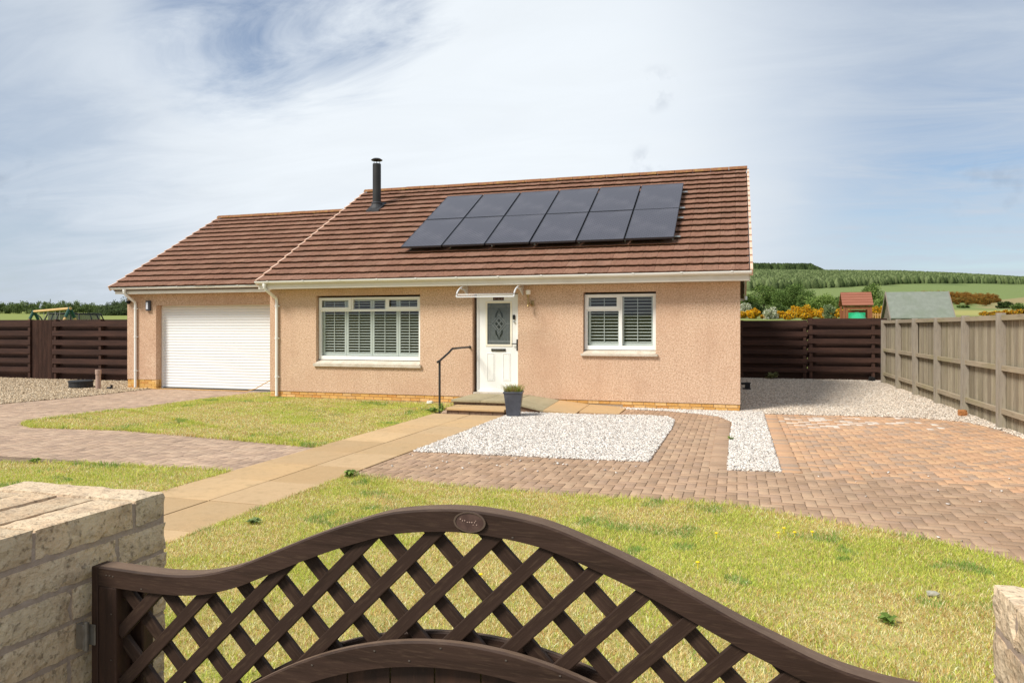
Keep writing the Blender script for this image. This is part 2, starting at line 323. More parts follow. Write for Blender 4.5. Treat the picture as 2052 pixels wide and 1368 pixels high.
cx = np.concatenate([(gi[h_] + 1) * u, (gi[v_] + .5) * u]); cy = np.concatenate([(gj[h_] + .5) * u, gj[v_] * u])
hx = np.concatenate([np.full(h_.sum(), .0975), np.full(v_.sum(), .0475)]); hy = np.concatenate([np.full(h_.sum(), .0475), np.full(v_.sum(), .0975)])
k = inpoly(cx, cy, PAVE)
for P in (LAWN_A, LAWN_B, LAWN_C, GRAV_D, GRAV_F, GRAV_G, GRAV_L):    # nothing under the middle of the lawns and gravel
    deep = inpoly(cx, cy, P)
    for dx, dy in ((.3, 0), (-.3, 0), (0, .3), (0, -.3)): deep &= inpoly(cx + dx, cy + dy, P)
    k &= ~deep
k &= ~((cx > -5.3) & (cx < -4.25) & (cy < 12.5)) & ~((cx > .53) & (cx < .63) & (cy > 8.9))
cx, cy, hx, hy = cx[k], cy[k], hx[k], hy[k]; n = len(cx)
pal_old = np.array([lin(c) for c in ('ad8f74', 'a6886e', 'b19378', 'a0846b', 'aa8d75', 'b4977b')])
pal_new = np.array([lin(c) for c in ('c99f7b', 'c29876', 'cda57f', 'be9a7c', 'ae947e', 'c59d7a', 'b3957b')])
pal_left = np.array([lin(c) for c in ('b49981', 'ac927d', 'b99e86', 'a78e7a', 'bba189')])
cols = pal_old[RNG.integers(0, len(pal_old), n)]
new = (cx > .45) & (cy > 8.75 - .1 * cx + RNG.normal(0, .22, n)); cols[new] = pal_new[RNG.integers(0, len(pal_new), n)][new]
lf = cx < -5.2; cols[lf] = pal_left[RNG.integers(0, len(pal_left), n)][lf]
eff = new & (RNG.random(n) < .35 * np.exp(-((cx - 1.6) / 1.1) ** 2 - ((cy - 13.7) / .7) ** 2)); cols[eff] = np.array(lin('dccdbd'))
cols = cols * (RNG.normal(1, .03, (n, 1))) * (.88 + .24 * fbm(cx * .8 + 3, cy * .8))[:, None]
blocks(cx, cy, hx, hy, np.zeros(n) + RNG.normal(0, .0012, n), cols, 'block_paving')
# header course edgings
ey = np.arange(8.75, 14.36, .1025); n = len(ey); c_ = pal_new[RNG.integers(0, len(pal_new), n)] * .97
e2 = np.arange(8.75, 13.0, .1025); n2_ = len(e2); c2_ = pal_old[RNG.integers(0, len(pal_old), n2_)]
blocks(np.concatenate([np.full(n, .585), np.full(n2_, -.21)]), np.concatenate([ey, e2]), np.full(n + n2_, .1), np.full(n + n2_, .0485), np.full(n + n2_, .009), np.vstack([c_, c2_]), 'paving_edging')

# stones
def stones(name, poly, dens, size, pal, m, zb=.006, squash=.6, hole=None):
    q = scatter(poly, dens)
    if hole is not None: q = q[~hole(q[:, 0], q[:, 1])]
    n = len(q); cube = np.array([(-1, -1, -1), (1, -1, -1), (1, 1, -1), (-1, 1, -1), (-1, -1, 1), (1, -1, 1), (1, 1, 1), (-1, 1, 1)]) * .5
    V = cube[None] + RNG.normal(0, .17, (n, 8, 3)); s = size * RNG.uniform(.55, 1.25, (n, 1, 1)); V = V * s * np.array([1, .75, squash])
    a = RNG.random(n) * 6.28; ca, sa = np.cos(a)[:, None], np.sin(a)[:, None]
    x = V[:, :, 0] * ca - V[:, :, 1] * sa; y = V[:, :, 0] * sa + V[:, :, 1] * ca
    tl = RNG.normal(0, .35, (n, 1)); z = V[:, :, 2] + x * tl
    V = np.stack([x + q[:, 0:1], y + q[:, 1:2], z + zb + RNG.random((n, 1)) * size * .35], 2)
    fq = np.array([(0, 3, 2, 1), (4, 5, 6, 7), (0, 1, 5, 4), (1, 2, 6, 5), (2, 3, 7, 6), (3, 0, 4, 7)])
    Fq = (np.arange(n)[:, None, None] * 8 + fq[None]).reshape(-1, 4)
    P = np.array([lin(c) for c in pal]); cols = P[RNG.integers(0, len(P), n)] * RNG.normal(1, .13, (n, 1))
    o = npmesh(name, V.reshape(-1, 3), [Fq], np.repeat(np.clip(cols, 0, .9), 8, 0), m); return o
M_stone = mat('gravel_stone', 'e4e0da', .75, layers=[(60, .5, .75, '8f8880', .25)], attr=True, spec=.3)
white = ['e4ddd5', 'dcd5cc', 'd4cbc1', 'ddd3c8', 'c8beb3', 'e6dfd7', 'a69b8f', 'e0d8ce']
far_ = ['dacbb9', 'cdbdaa', 'e0d3c3', 'bfae9b', 'd5c6b4', 'a39482', 'e4d9cb']
tag(stones('white_gravel', GRAV_D, 4200, .025, white, M_stone), 'white chip gravel bed between the slab path and the brick path', 'gravel', kind='stuff')
tag(stones('white_gravel', GRAV_F, 4200, .025, white, M_stone), 'white chip gravel strip running beside the brick path to the house wall', 'gravel', kind='stuff')
tag(stones('pale_gravel', GRAV_G, 2200, .026, far_, M_stone), 'pale grey gravel drive between the house gable and the timber fence', 'gravel', kind='stuff')
tag(stones('brown_gravel', GRAV_L, 900, .030, ['bfa98a', 'b09a7c', 'c8b497', 'a08a6e', 'b8a284', 'cdbca2'], M_stone), 'brownish gravel in front of the dark slatted fence by the garage', 'gravel', kind='stuff')
# the few stones kicked on to the paving
tag(stones('loose_stones', [(-4, 7.6), (-.9, 8.0), (-.9, 8.8), (-4, 8.7)], 14, .022, white, M_stone, zb=.006), 'stray white gravel chips lying on the brick path', 'stones', kind='stuff')
tag(stones('loose_stones', [(-.3, 6.9), (3.5, 5.6), (3.8, 11), (.7, 8.6)], 3, .02, white, M_stone, zb=.006), 'stray pale chips scattered over the orange block drive', 'stones', kind='stuff')

# grass: real blades
M_blade = mat('grass_blade', '7f8f3a', .7, attr=True, spec=.15, transl=.35)
G1 = np.array([lin(c) for c in ('bcc35a', 'aeba4c', 'cfca6e', '9dad48', 'c8c664', 'b3bf58')])
G2 = np.array([lin(c) for c in ('e0cc90', 'e8d9a4', 'd3ba7c', 'c8a96c', 'eee0b4', 'b58f5c')])
G3 = np.array([lin(c) for c in ('86a04a', '7c984a', '93ab58')])
def grass(name, poly, dens, h, wd, dry, label, inset=True):
    q = scatter(poly, dens); n = len(q); x, y = q[:, 0], q[:, 1]
    pn = fbm(x * 1.1 + 11, y * 1.1 + 5) + .30 * (fbm(x * 5, y * 5) - .5); gn = fbm(x * 2.7 + 31, y * 2.7)
    dryp = np.clip((pn - dry) * 2.6 + .5, .16, .85)
    isdry = RNG.random(n) < dryp
    cols = G1[RNG.integers(0, len(G1), n)]; cols[isdry] = G2[RNG.integers(0, len(G2), n)][isdry]
    dk = (gn > .70) & ~isdry; cols[dk] = G3[RNG.integers(0, 3, n)][dk]
    cols = cols * RNG.normal(1.14, .15, (n, 1)); cols = np.clip(cols, 0.01, .9)
    H = h * RNG.uniform(.45, 1.25, n) * (.65 + .7 * gn) * np.where(isdry, .75, 1); a = RNG.random(n) * 6.28; lean = RNG.uniform(.15, 1.15, n); a2 = RNG.random(n) * 6.28
    wv = wd * RNG.uniform(.6, 1.3, n); dx, dy = np.cos(a) * wv / 2, np.sin(a) * wv / 2; lx, ly = np.cos(a2) * lean * H, np.sin(a2) * lean * H
    V = np.zeros((n, 5, 3))
    for i, (sg, fl, fh, ww) in enumerate(((-1, 0, 0, 1), (1, 0, 0, 1), (-1, .4, .6, .8), (1, .4, .6, .8), (0, 1, 1, 0))):
        V[:, i, 0] = x + sg * dx * ww + lx * fl; V[:, i, 1] = y + sg * dy * ww + ly * fl; V[:, i, 2] = .004 + H * fh
    i5 = np.arange(n)[:, None] * 5
    o = npmesh(name, V.reshape(-1, 3), [i5 + np.array([0, 1, 3, 2]), i5 + np.array([2, 3, 4])], np.repeat(cols, 5, 0), M_blade)
    return tag(o, label, 'grass', kind='stuff')
grass('grass', LAWN_A, 10500, .030, .0042, .47, 'patchy yellow green lawn in front of the lattice gate')
grass('grass', LAWN_B, 3500, .034, .006, .50, 'small strip of lawn behind the left stone pillar')
grass('grass', LAWN_C, 3200, .030, .008, .40, 'dry yellowish lawn in front of the bungalow and left drive')
def rim(P, closed=True, wdt=.07, out=.035):
    # tufts along the lawn edge that spill over the paving
    pts = []
    for i in range(len(P)):
        a, b = Vector(P[i]), Vector(P[(i + 1) % len(P)]); ln = (b - a).length
        for _ in range(int(ln * 420)):
            t = random.random(); p = a.lerp(b, t); pts.append((p.x + random.gauss(0, out), p.y + random.gauss(0, out)))
    return np.array(pts)
_sc = scatter
def edge_grass(P, h, wd, label):
    global scatter
    q = rim(P); scatter = lambda poly, dens: q
    o = grass('edge_grass', P, 0, h, wd, .62, label); scatter = _sc; return o
edge_grass(LAWN_A[2:], .048, .0045, 'longer green grass fringe along the brick paving edge of the front lawn')
edge_grass(LAWN_C[:4] + LAWN_C[-4:], .055, .007, 'green grass fringe along the drive edge of the far lawn')
edge_grass(LAWN_B[:5], .05, .006, 'green grass fringe around the small lawn by the slab path')

# slab path
M_slab = mat('path_slab', 'c3a277', .88, layers=[(1.2, .4, .65, 'b39a78', .6), (14, .5, .75, '9a835f', .35), (80, .5, .7, 'd2b68e', .3)], bump=[(90, .3, .004)], spec=.15)
mb = MB(); y = 1.15
while y < 12.45:
    for x0, x1 in ((-5.42, -4.705), (-4.693, -4.07)):
        y1 = min(y + .9, 12.62)
        dz = random.gauss(0, .0015); mb.col = tuple(np.array(lin(random.choice(['c3a277', 'bd9d75', 'c9a97f', 'c0a27c', 'b79870']))) * random.uniform(.95, 1.04))
        mb.box(x0, x1, y + .006, y1 - .008, -.02, .012 + dz)
    y += .9
M_slabp = mat('path_slab_toned', 'c3a277', .88, layers=[(1.2, .4, .65, 'b39a78', .45), (5, .55, .72, '97805f', .4), (14, .5, .75, '9a835f', .35), (80, .5, .7, 'd2b68e', .3)], bump=[(90, .3, .004)], spec=.15, attr=True)
o = mb.build('slab_path', M_slabp, bevel=.004); o['kind'] = 'structure'
sheet('path_bed', [(-5.43, 1.1), (-4.06, 1.1), (-4.06, 12.64), (-5.43, 12.64)], -.026, -.004, mat('path_joint', '55483a', .95))

# ------------------------------------------------------------------ bungalow
house = empty('bungalow', (0, 14.67, 0), 'single storey bungalow of pinkish pebbledash with brown tiled roof, solar panels and attached garage', 'house')
HO = Vector((0, -14.67, 0))
def hb(mb, name, m, parent=house, **k):
    if parent is house: mb.v = [(p[0], p[1] - 14.67, p[2]) for p in mb.v]
    else: mb.v = [(p[0], p[1] - 14.67, p[2]) for p in mb.v]
    return mb.build(name, m, parent, **k)
M_render = mat('pebbledash', 'caa78b', .95, streaks=('a5866d', .16), layers=[(38, .44, .59, 'e8cdb2', .75), (33, .53, .64, '99775f', .62), (70, .55, .68, '6f5646', .4), (.7, .45, .65, 'bd967b', .45), (3.2, .56, .72, 'b08d75', .3)], bump=[(60, .6, .008), (130, .5, .004)], spec=.1)
M_brick = mat('buff_brick', 'cd9d5e', .9, layers=[(6, .4, .6, 'c08a45', .6), (30, .5, .7, 'e0bd86', .5), (3, .55, .7, 'b87f4a', .5)], bump=[(60, .5, .006)], spec=.15, attr=False)
M_mort = mat('mortar', 'b59f88', .95, layers=[(40, .4, .6, '9d8873', .5)])
M_white = mat('white_upvc', 'f0efea', .42, layers=[(1.5, .5, .8, 'd9d4c8', .35)], spec=.4)
M_cream = mat('fascia_white', 'e6dfd3', .5, layers=[(2, .45, .75, 'c9beae', .4)], spec=.3)
M_dark = mat('dark_void', '15130f', .9)
YW = 14.67
def wallface(mb, x0, x1, z0, z1, y0, dep, holes, back=True):
    xs = sorted({x0, x1, *[h for q in holes for h in q[:2]]}); zs = sorted({z0, z1, *[h for q in holes for h in q[2:]]})
    for a, b in zip(xs, xs[1:]):
        for c, d_ in zip(zs, zs[1:]):
            mx_, mz = (a + b) / 2, (c + d_) / 2
            if any(q[0] < mx_ < q[1] and q[2] < mz < q[3] for q in holes): continue
            mb.add([(a, y0, c), (b, y0, c), (b, y0, d_), (a, y0, d_)], [(0, 1, 2, 3)])
            if back: mb.add([(a, y0 + dep, c), (b, y0 + dep, c), (b, y0 + dep, d_), (a, y0 + dep, d_)], [(3, 2, 1, 0)])
    for (a, b, c, d_) in holes:
        mb.add([(a, y0, c), (a, y0, d_), (a, y0 + dep, d_), (a, y0 + dep, c)], [(0, 1, 2, 3)])
        mb.add([(b, y0, c), (b, y0, d_), (b, y0 + dep, d_), (b, y0 + dep, c)], [(3, 2, 1, 0)])
        mb.add([(a, y0, d_), (b, y0, d_), (b, y0 + dep, d_), (a, y0 + dep, d_)], [(0, 1, 2, 3)])
        if c > z0: mb.add([(a, y0, c), (b, y0, c), (b, y0 + dep, c), (a, y0 + dep, c)], [(3, 2, 1, 0)])
W1 = (-9.245, -6.64, .80, 2.345); W2 = (-3.01, -1.54, 1.09, 2.34); DR = (-5.42, -4.40, .20, 2.345)
XL, XR, YB = -10.48, .059, 24.13; TOP = 2.505
mb = MB(); wallface(mb, XL, XR, .14, TOP, YW, .28, [W1, W2, DR])
def xslab(mb, x, poly, th):      # gable in the YZ plane
    mb.prism(poly, 'x', x, x + th)
RG = lambda off: (19.4, 5.48)
mb.prism([(YW + .001, .14), (YB, .14), (YB, 2.55), (19.4, 5.48), (YW + .001, 2.72)], 'x', XR - .28, XR - .001)
mb.prism([(YW + .001, .14), (YB, .14), (YB, 2.55), (19.4, 5.48), (YW + .001, 2.72)], 'x', XL + .001, XL + .28)
mb.box(XL + .28, XR - .28, YB - .28, YB - .002, .14, 2.55)
hb(mb, 'wall', M_render)
# garage walls
GX0, GY = -15.65, 15.65
mb = MB(); wallface(mb, GX0, XL - .001, .245, TOP, GY, .28, [(-14.70, XL - .0015, .24, 2.205)])
mb.prism([(GY + .001, .245), (23.3, .245), (23.3, 2.5), (19.5, 4.96), (GY + .001, 2.7)], 'x', GX0 + .001, GX0 + .26)
mb.box(GX0 + .26, XL, 23.02, 23.3, .14, 2.5)
hb(mb, 'garage_wall', M_render)
# brick base course: two courses of real bricks with mortar behind
def brickrow(mb, a, b, y, z, L_=.225, off=0., axis='x'):
    p = a - off
    while p < b:
        q0, q1 = max(a, p) + .005, min(b, p + L_) - .005
        if q1 - q0 > .03:
            mb.col = tuple(np.array(lin(random.choice(['d6a664', 'cf9b55', 'ddb276', 'c98f4c', 'd9aa60']))) * random.uniform(.92, 1.06))
            if axis == 'x': mb.box(q0, q1, y, y + .1, z, z + .058)
            else: mb.box(y, y + .1, q0, q1, z, z + .058)
        p += L_
M_brick = mat('buff_brick', 'cd9d5e', .9, layers=[(25, .5, .7, 'b07f45', .4), (40, .5, .7, 'e8cc9a', .35)], bump=[(60, .5, .006)], spec=.15, attr=True)
mb = MB()
for i, z in enumerate((.006, .072)):
    brickrow(mb, XL, -5.36, YW + .012, z, off=.11 * i)
hb(mb, 'base_course', M_brick); mb = MB()
for i, z in enumerate((.006, .072)):
    brickrow(mb, -2.2 if i == 0 else -3.7, XR, YW + .012, z, off=.11 * i); brickrow(mb, YW + .12, 24.1, XR - .112, z, off=.11 * i, axis='y')
hb(mb, 'base_course', M_brick); mb = MB()
for i, z in enumerate((.0, .062, .124, .184)):
    brickrow(mb, GX0, -14.70, GY + .012, z, off=.11 * (i % 2)); brickrow(mb, GY + .12, GY + .2, -14.80, z, axis='y')
hb(mb, 'base_course', M_brick)
mb = MB(); mb.box(XL + .01, XR - .02, YW + .022, YW + .25, -.02, .139); mb.box(XR - .25, XR - .022, YW + .25, YB, -.02, .139); mb.box(GX0 + .02, -14.72, GY + .022, GY + .25, -.02, .243); mb.box(GX0 + .02, GX0 + .25, GY + .25, 23.3, -.02, .243)
hb(mb, 'base_mortar', M_mort)
mb = MB(); mb.box(GX0 + .28, XR - .29, 15.97, 23.0, -.018, .02); mb.box(XL + .29, XR - .29, 14.96, 15.96, -.018, .02); mb.box(XL + .29, XR - .29, 14.96, 23.8, 2.50, 2.54)
mb.box(XL + .3, XR - .3, 18.4, 18.5, .03, 2.49)
hb(mb, 'interior', mat('room_inside', '6d6258', .9))

# roof: stepped courses of interlocking tiles
PIT = math.atan((5.61 - 2.655) / (19.4 - 14.27)); M_tile = mat('concrete_tile', '8a5a46', .92, layers=[(28, .45, .66, 'a5806c', .5), (36, .52, .68, '4a362e', .65), (1.6, .52, .68, '6e5546', .4), (9, .6, .72, '8f7f5a', .35)], bump=[(50, .9, .012)], attr=True, spec=.12)
def roof(name, X0, X1, ye, ze, yr, zr, nc, parent, front=True):
    sgn = 1 if front else -1
    sl_ = math.hypot(yr - ye, zr - ze); g = sl_ / nc; cy_, sy_ = (yr - ye) / sl_, (zr - ze) / sl_
    n_ = (-sy_ if front else sy_, abs(cy_))
    tw = .300; nt_ = int(math.ceil((X1 - X0) / tw)); mb = MB()
    prof = [(0, .001), (.015, .006), (.06, .007), (.10, .002), (.15, .001), (.20, .002), (.25, .007), (.285, .006), (.2985, .001)]
    palt = [np.array(lin(c)) for c in ('866251', '825e4d', '8b6755', '7f5c4c', '84604f', '8d6a59')]
    for i in range(nc):
        for j in range(nt_):
            a = X0 + j * tw + (i % 2) * 0; b = min(a + tw, X1)
            cc_ = palt[random.randrange(6)] * random.uniform(.93, 1.07)
            mb.col = tuple(cc_); ov = random.gauss(0, .004); lift = random.gauss(0, .002)
            pr = [(p, h) for p, h in prof if a + p <= X1 + 1e-6]
            vs = []
            for p, h in pr:
                s0, s1 = i * g - .01 + ov, (i + 1) * g + .012
                for (s, n0) in ((s0 + .075, -.004), (s0 + .075, .038 + h + lift), (s0, .046 + h + lift), (s0, .062 + h + lift), (s1, .008 + h)):
                    vs.append((a + p, ye + cy_ * s + n_[0] * n0, ze + sy_ * s + n_[1] * n0))
            m_ = len(pr); fs = []
            for q in range(m_ - 1):
                k0, k1 = q * 5, (q + 1) * 5
                fs += [(k0 + e_, k1 + e_, k1 + 1 + e_, k0 + 1 + e_) for e_ in range(4)]
            e_ = 5 * (m_ - 1); fs += [(4, 3, 2, 1), (e_ + 1, e_ + 2, e_ + 3, e_ + 4)]
            if not front: fs = [f[::-1] for f in fs]
            mb.add(vs, fs)
    r = hb(mb, name, M_tile, parent)
    return r
rf = roof('roof', -10.53, .235, 14.27, 2.655, 19.4, 5.61, 18, house)
roof('rear_slope', -10.53, .235, 24.53, 2.655, 19.4, 5.61, 18, rf, front=False)
grf = roof('garage_roof', -15.82, -10.535, 15.25, 2.655, 19.5, 5.09, 15, house)
roof('rear_slope', -15.82, -10.535, 23.75, 2.655, 19.5, 5.09, 15, grf, front=False)
# ridge tiles
M_ridge = mat('ridge_tile', '8d6248', .95, layers=[(12, .5, .65, 'a88a4e', .6), (30, .5, .7, '5a4232', .5)], bump=[(60, .6, .008)], spec=.1)
def ridge(X0, X1, y, z, parent):
    mb = MB(); x = X0
    while x < X1 - .05:
        x1 = min(x + .45, X1); vs = []; k = 7
        lift = random.gauss(0, .003)
        for xx in (x + .004, x1 - .004):
            for (r1, dz) in ((.125, 0), (.108, 0)):
                for i in range(k):
                    a = math.pi * (.06 + .88 * i / (k - 1)); vs.append((xx, y - r1 * math.cos(a), z - .035 + lift + r1 * .95 * math.sin(a)))
        fs = [(i, i + 1, 2 * k + i + 1, 2 * k + i) for i in range(k - 1)] + [(k + i, 3 * k + i, 3 * k + i + 1, k + i + 1) for i in range(k - 1)]
        fs += [(i, k + i, k + i + 1, i + 1) for i in range(k - 1)] + [(2 * k + i, 2 * k + i + 1, 3 * k + i + 1, 3 * k + i) for i in range(k - 1)]
        mb.add(vs, fs); x = x1
    return hb(mb, 'ridge', M_ridge, parent)
ridge(-10.55, .26, 19.4, 5.63, rf); ridge(-15.83, -10.56, 19.5, 5.11, grf)
M_verge = mat('verge_mortar', 'd8b49c', .9, layers=[(20, .4, .6, 'e8cfbd', .5), (8, .6, .7, 'a08570', .4)])
def verge(x0, x1, ye, ze, yr, zr, nc, parent, up=.064):
    mb = MB(); sl_ = math.hypot(yr - ye, zr - ze); cy_, sy_ = (yr - ye) / sl_, (zr - ze) / sl_; g = sl_ / nc
    for rear in (False, True):
        yy = (lambda y: 2 * yr - y) if rear else (lambda y: y)
        for i in range(nc):
            pts = []
            for s, n0 in ((i * g - .012, -.07), (i * g - .012, up), ((i + 1) * g - .012, .012 + up * .3), ((i + 1) * g - .012, -.07)):
                pts.append((yy(ye + cy_ * s - sy_ * n0), ze + sy_ * s + cy_ * n0))
            mb.prism(pts, 'x', x0, x1)
    hb(mb, 'verge', M_verge, parent)
verge(.236, .285, 14.27, 2.655, 19.4, 5.61, 18, rf); verge(-10.575, -10.532, 14.27, 2.655, 19.4, 5.61, 18, rf); verge(-15.86, -15.822, 15.25, 2.655, 19.5, 5.09, 15, grf)
# roof deck under the tiles, soffit, fascia, bargeboard
mb = MB(); o_ = -.03
mb.prism([(14.31, 2.62), (19.4, 5.55), (24.49, 2.61), (24.40, 2.55), (19.4, 5.44), (14.40, 2.56)], 'x', -10.5, .2)
mb.prism([(15.29, 2.62), (19.5, 5.02), (23.71, 2.61), (23.62, 2.55), (19.5, 4.92), (15.38, 2.56)], 'x', -15.78, -10.60)
hb(mb, 'roof_deck', mat('roof_timber', '5a4a3c', .9), rf)
mb = MB(); mb.box(-10.53, .215, 14.33, 14.655, 2.508, 2.52); mb.box(-15.76, -10.50, 15.38, 15.64, 2.508, 2.52)
hb(mb, 'soffit', M_cream)
mb = MB(); mb.box(-10.53, .215, 14.305, 14.328, 2.50, 2.63); hb(mb, 'fascia', M_cream, bevel=.002)
mb = MB(); mb.box(-15.76, -10.54, 15.355, 15.378, 2.50, 2.625); hb(mb, 'fascia', M_cream, bevel=.002)
for sg in (0, 1):
    mb = MB(); yy = (lambda y: 38.8 - y) if sg else (lambda y: y)
    mb.prism([(yy(14.33), 2.48), (yy(14.33), 2.62), (yy(19.4), 5.53), (yy(19.4), 5.36)], 'x', .216, .234)
    hb(mb, 'bargeboard', M_cream)
mb = MB(); mb.box(.06, .215, 24.47, 24.49, 2.47, 2.63); hb(mb, 'rear_fascia', M_cream)
def gutter(x0, x1, y, z, parent, name='gutter'):
    mb = MB(); k = 9; vs = []; ro, ri = .056, .050
    for xx in (x0, x1):
        for r1 in (ro, ri):
            for i in range(k):
                a = math.pi + math.pi * i / (k - 1); vs.append((xx, y + r1 * math.cos(a), z + r1 * math.sin(a)))
    fs = [(i, 2 * k + i, 2 * k + i + 1, i + 1) for i in range(k - 1)] + [(k + i, k + i + 1, 3 * k + i + 1, 3 * k + i) for i in range(k - 1)]
    fs += [(0, k, 3 * k, 2 * k), (k - 1, 3 * k - 1, 4 * k - 1, 2 * k - 1)] + [tuple(range(k)), tuple(range(2 * k, 3 * k))[::-1]]
    mb.add(vs, fs)
    x = x0 + .35
    while x < x1:
        for i in range(k - 1):
            a0 = math.pi + math.pi * i / (k - 1); a1 = math.pi + math.pi * (i + 1) / (k - 1); q = .061
            mb.add([(x - .018, y + q * math.cos(a0), z + q * math.sin(a0)), (x + .018, y + q * math.cos(a0), z + q * math.sin(a0)), (x + .018, y + q * math.cos(a1), z + q * math.sin(a1)), (x - .018, y + q * math.cos(a1), z + q * math.sin(a1))], [(0, 1, 2, 3)])
        mb.box(x - .02, x + .02, y - .064, y - .05, z - .012, z + .006)
        x += .92
    return hb(mb, name, M_white, parent)
gutter(-10.56, .262, 14.245, 2.672, house); gutter(-15.86, -10.58, 15.30, 2.668, house)
mb = MB(); mb.tube([(-.0 + .27, 24.45, 2.62), (.27, 24.45, 2.5)], .04); hb(mb, 'rear_gutter_end', M_white)
def downpipe(x, yg, yw, ztop, name='downpipe'):
    mb = MB(); mb.tube([(x, yg, ztop), (x, yg, ztop - .1), (x + .02, yg + .03, ztop - .15), (x + .06, yw - .06, ztop - .33), (x + .065, yw - .045, ztop - .39), (x + .065, yw - .045, .03)], .034, 12)
    for z in (2.1, 1.35, .45): mb.tube([(x + .065, yw - .045, z), (x + .065, yw - .045, z + .04)], .041, 12); mb.box(x + .01, x + .12, yw - .045, yw - .002, z + .005, z + .03)
    mb.tube([(x, yg, ztop), (x, yg, ztop - .07)], .043, 12)
    return hb(mb, name, M_white, smooth=False)
downpipe(-10.33, 14.25, YW, 2.63); downpipe(-15.40, 15.30, GY, 2.625)
# flue
M_blk = mat('black_flue', '2c2b2b', .5, layers=[(6, .4, .7, '3d3b3a', .5)], spec=.4)
mb = MB(); fx, fy = -9.53, 18.17; zb = 2.67 + (fy - 14.27) * math.tan(PIT)
mb.lathe([(.115, zb - .05), (.115, 6.14), (.108, 6.145), (.108, 6.10)], fx, fy, 20)
flue = hb(mb, 'flue', M_blk, smooth=False)
mb = MB(); mb.lathe([(.02, 6.21), (.15, 6.235), (.16, 6.25), (.10, 6.29), (.0, 6.30)], fx, fy, 20)
for a in (0, 2.1, 4.2): mb.tube([(fx + .09 * math.cos(a), fy + .09 * math.sin(a), 6.08), (fx + .09 * math.cos(a), fy + .09 * math.sin(a), 6.23)], .008, 6)
hb(mb, 'cowl', M_blk, flue)
mb = MB(); mb.lathe([(.22, zb - .16), (.20, zb - .02), (.145, zb + .10), (.15, zb + .14), (.122, zb + .17)], fx, fy, 20)
mb.prism([(fy - .26, zb - .165), (fy - .26, zb - .155 + .07), (fy + .2, zb + .19), (fy + .2, zb + .115)], 'x', fx - .19, fx + .19)
hb(mb, 'flashing', mat('flashing_lead', '303032', .6, layers=[(8, .4, .6, '464649', .5)]), flue)

# solar panels
def m_panel():
    m = mat('solar_glass', '2a2c3a', .16, spec=.5); t = m.node_tree; b = t.nodes['Principled BSDF']
    vo = t.nodes.new('ShaderNodeTexVoronoi'); vo.inputs['Scale'].default_value = 15; vo.inputs['Randomness'].default_value = 0; vo.feature = 'F1'
    tcn = t.nodes.new('ShaderNodeTexCoord'); mp = t.nodes.new('ShaderNodeMapping'); mp.inputs['Rotation'].default_value = (0, 0, rad(45)); t.links.new(tcn.outputs['Object'], mp.inputs[0]); t.links.new(mp.outputs[0], vo.inputs[0])
    r = t.nodes.new('ShaderNodeMapRange'); r.inputs[1].default_value = .50; r.inputs[2].default_value = .62; t.links.new(vo.outputs['Distance'], r.inputs[0])
    ns = t.nodes.new('ShaderNodeTexNoise'); ns.inputs['Scale'].default_value = 1.5; t.links.new(tcn.outputs['Object'], ns.inputs[0])
    x = t.nodes.new('ShaderNodeMix'); x.data_type = 'RGBA'; t.links.new(r.outputs[0], x.inputs[0]); x.inputs[6].default_value = (*lin('313038'), 1); x.inputs[7].default_value = (*lin('45434b'), 1)
    y_ = t.nodes.new('ShaderNodeMix'); y_.data_type = 'RGBA'; rr = t.nodes.new('ShaderNodeMapRange'); rr.inputs[1].default_value = .45; rr.inputs[2].default_value = .75; rr.inputs[4].default_value = .35; t.links.new(ns.outputs[0], rr.inputs[0]); t.links.new(rr.outputs[0], y_.inputs[0]); t.links.new(x.outputs[2], y_.inputs[6]); y_.inputs[7].default_value = (*lin('67646a'), 1)
    t.links.new(y_.outputs[2], b.inputs['Base Color']); return m
M_pan = m_panel(); M_pfr = mat('panel_frame', '4c4e55', .4, metal=.6); M_alu = mat('aluminium', 'b8b8b8', .35, metal=.8)
pan_me = fr_me = None
def on_roof(X, s, n0): return (X, 14.27 + math.cos(PIT) * s - math.sin(PIT) * n0 - 14.67, 2.67 + math.sin(PIT) * s + math.cos(PIT) * n0)
for c in range(6):
    for r_ in range(2):
        X0 = -7.40 + c * 1.0317; s0 = 1.27 + r_ * 1.66
        if pan_me is None:
            p = MB().box(0.012, .988, .012, 1.628, 0, .034).build('solar_panel', M_pan, house); pan_me = p.data
            q = MB(); q.box(0, .994, 0, .0115, -.006, .038); q.box(0, .994, 1.6285, 1.64, -.006, .038); q.box(0, .0115, .0116, 1.6284, -.006, .038); q.box(.9885, 1.0, .0116, 1.6284, -.006, .038)
            fr = q.build('panel_frame', M_pfr, p); fr_me = fr.data
        else:
            p = link(bpy.data.objects.new('solar_panel', pan_me), house); fr = link(bpy.data.objects.new('panel_frame', fr_me), p)
        p.location = on_roof(X0, s0, .165 + random.gauss(0, .002)); p.rotation_euler = (PIT, 0, 0)
mb = MB()
for s in (1.55, 2.6, 3.2, 4.25):
    a = on_roof(0, s, .06); 
    for x in np.arange(-7.3, -1.1, 1.0): mb.box(x, x + .03, a[1] - .02 + 14.67, a[1] + .02 + 14.67, a[2] - .05, a[2] + .03)
    mb.box(-7.42, -1.13, a[1] - .02 + 14.67, a[1] + .02 + 14.67, a[2] + .012, a[2] + .042)
hb(mb, 'mounting_rail', M_alu)

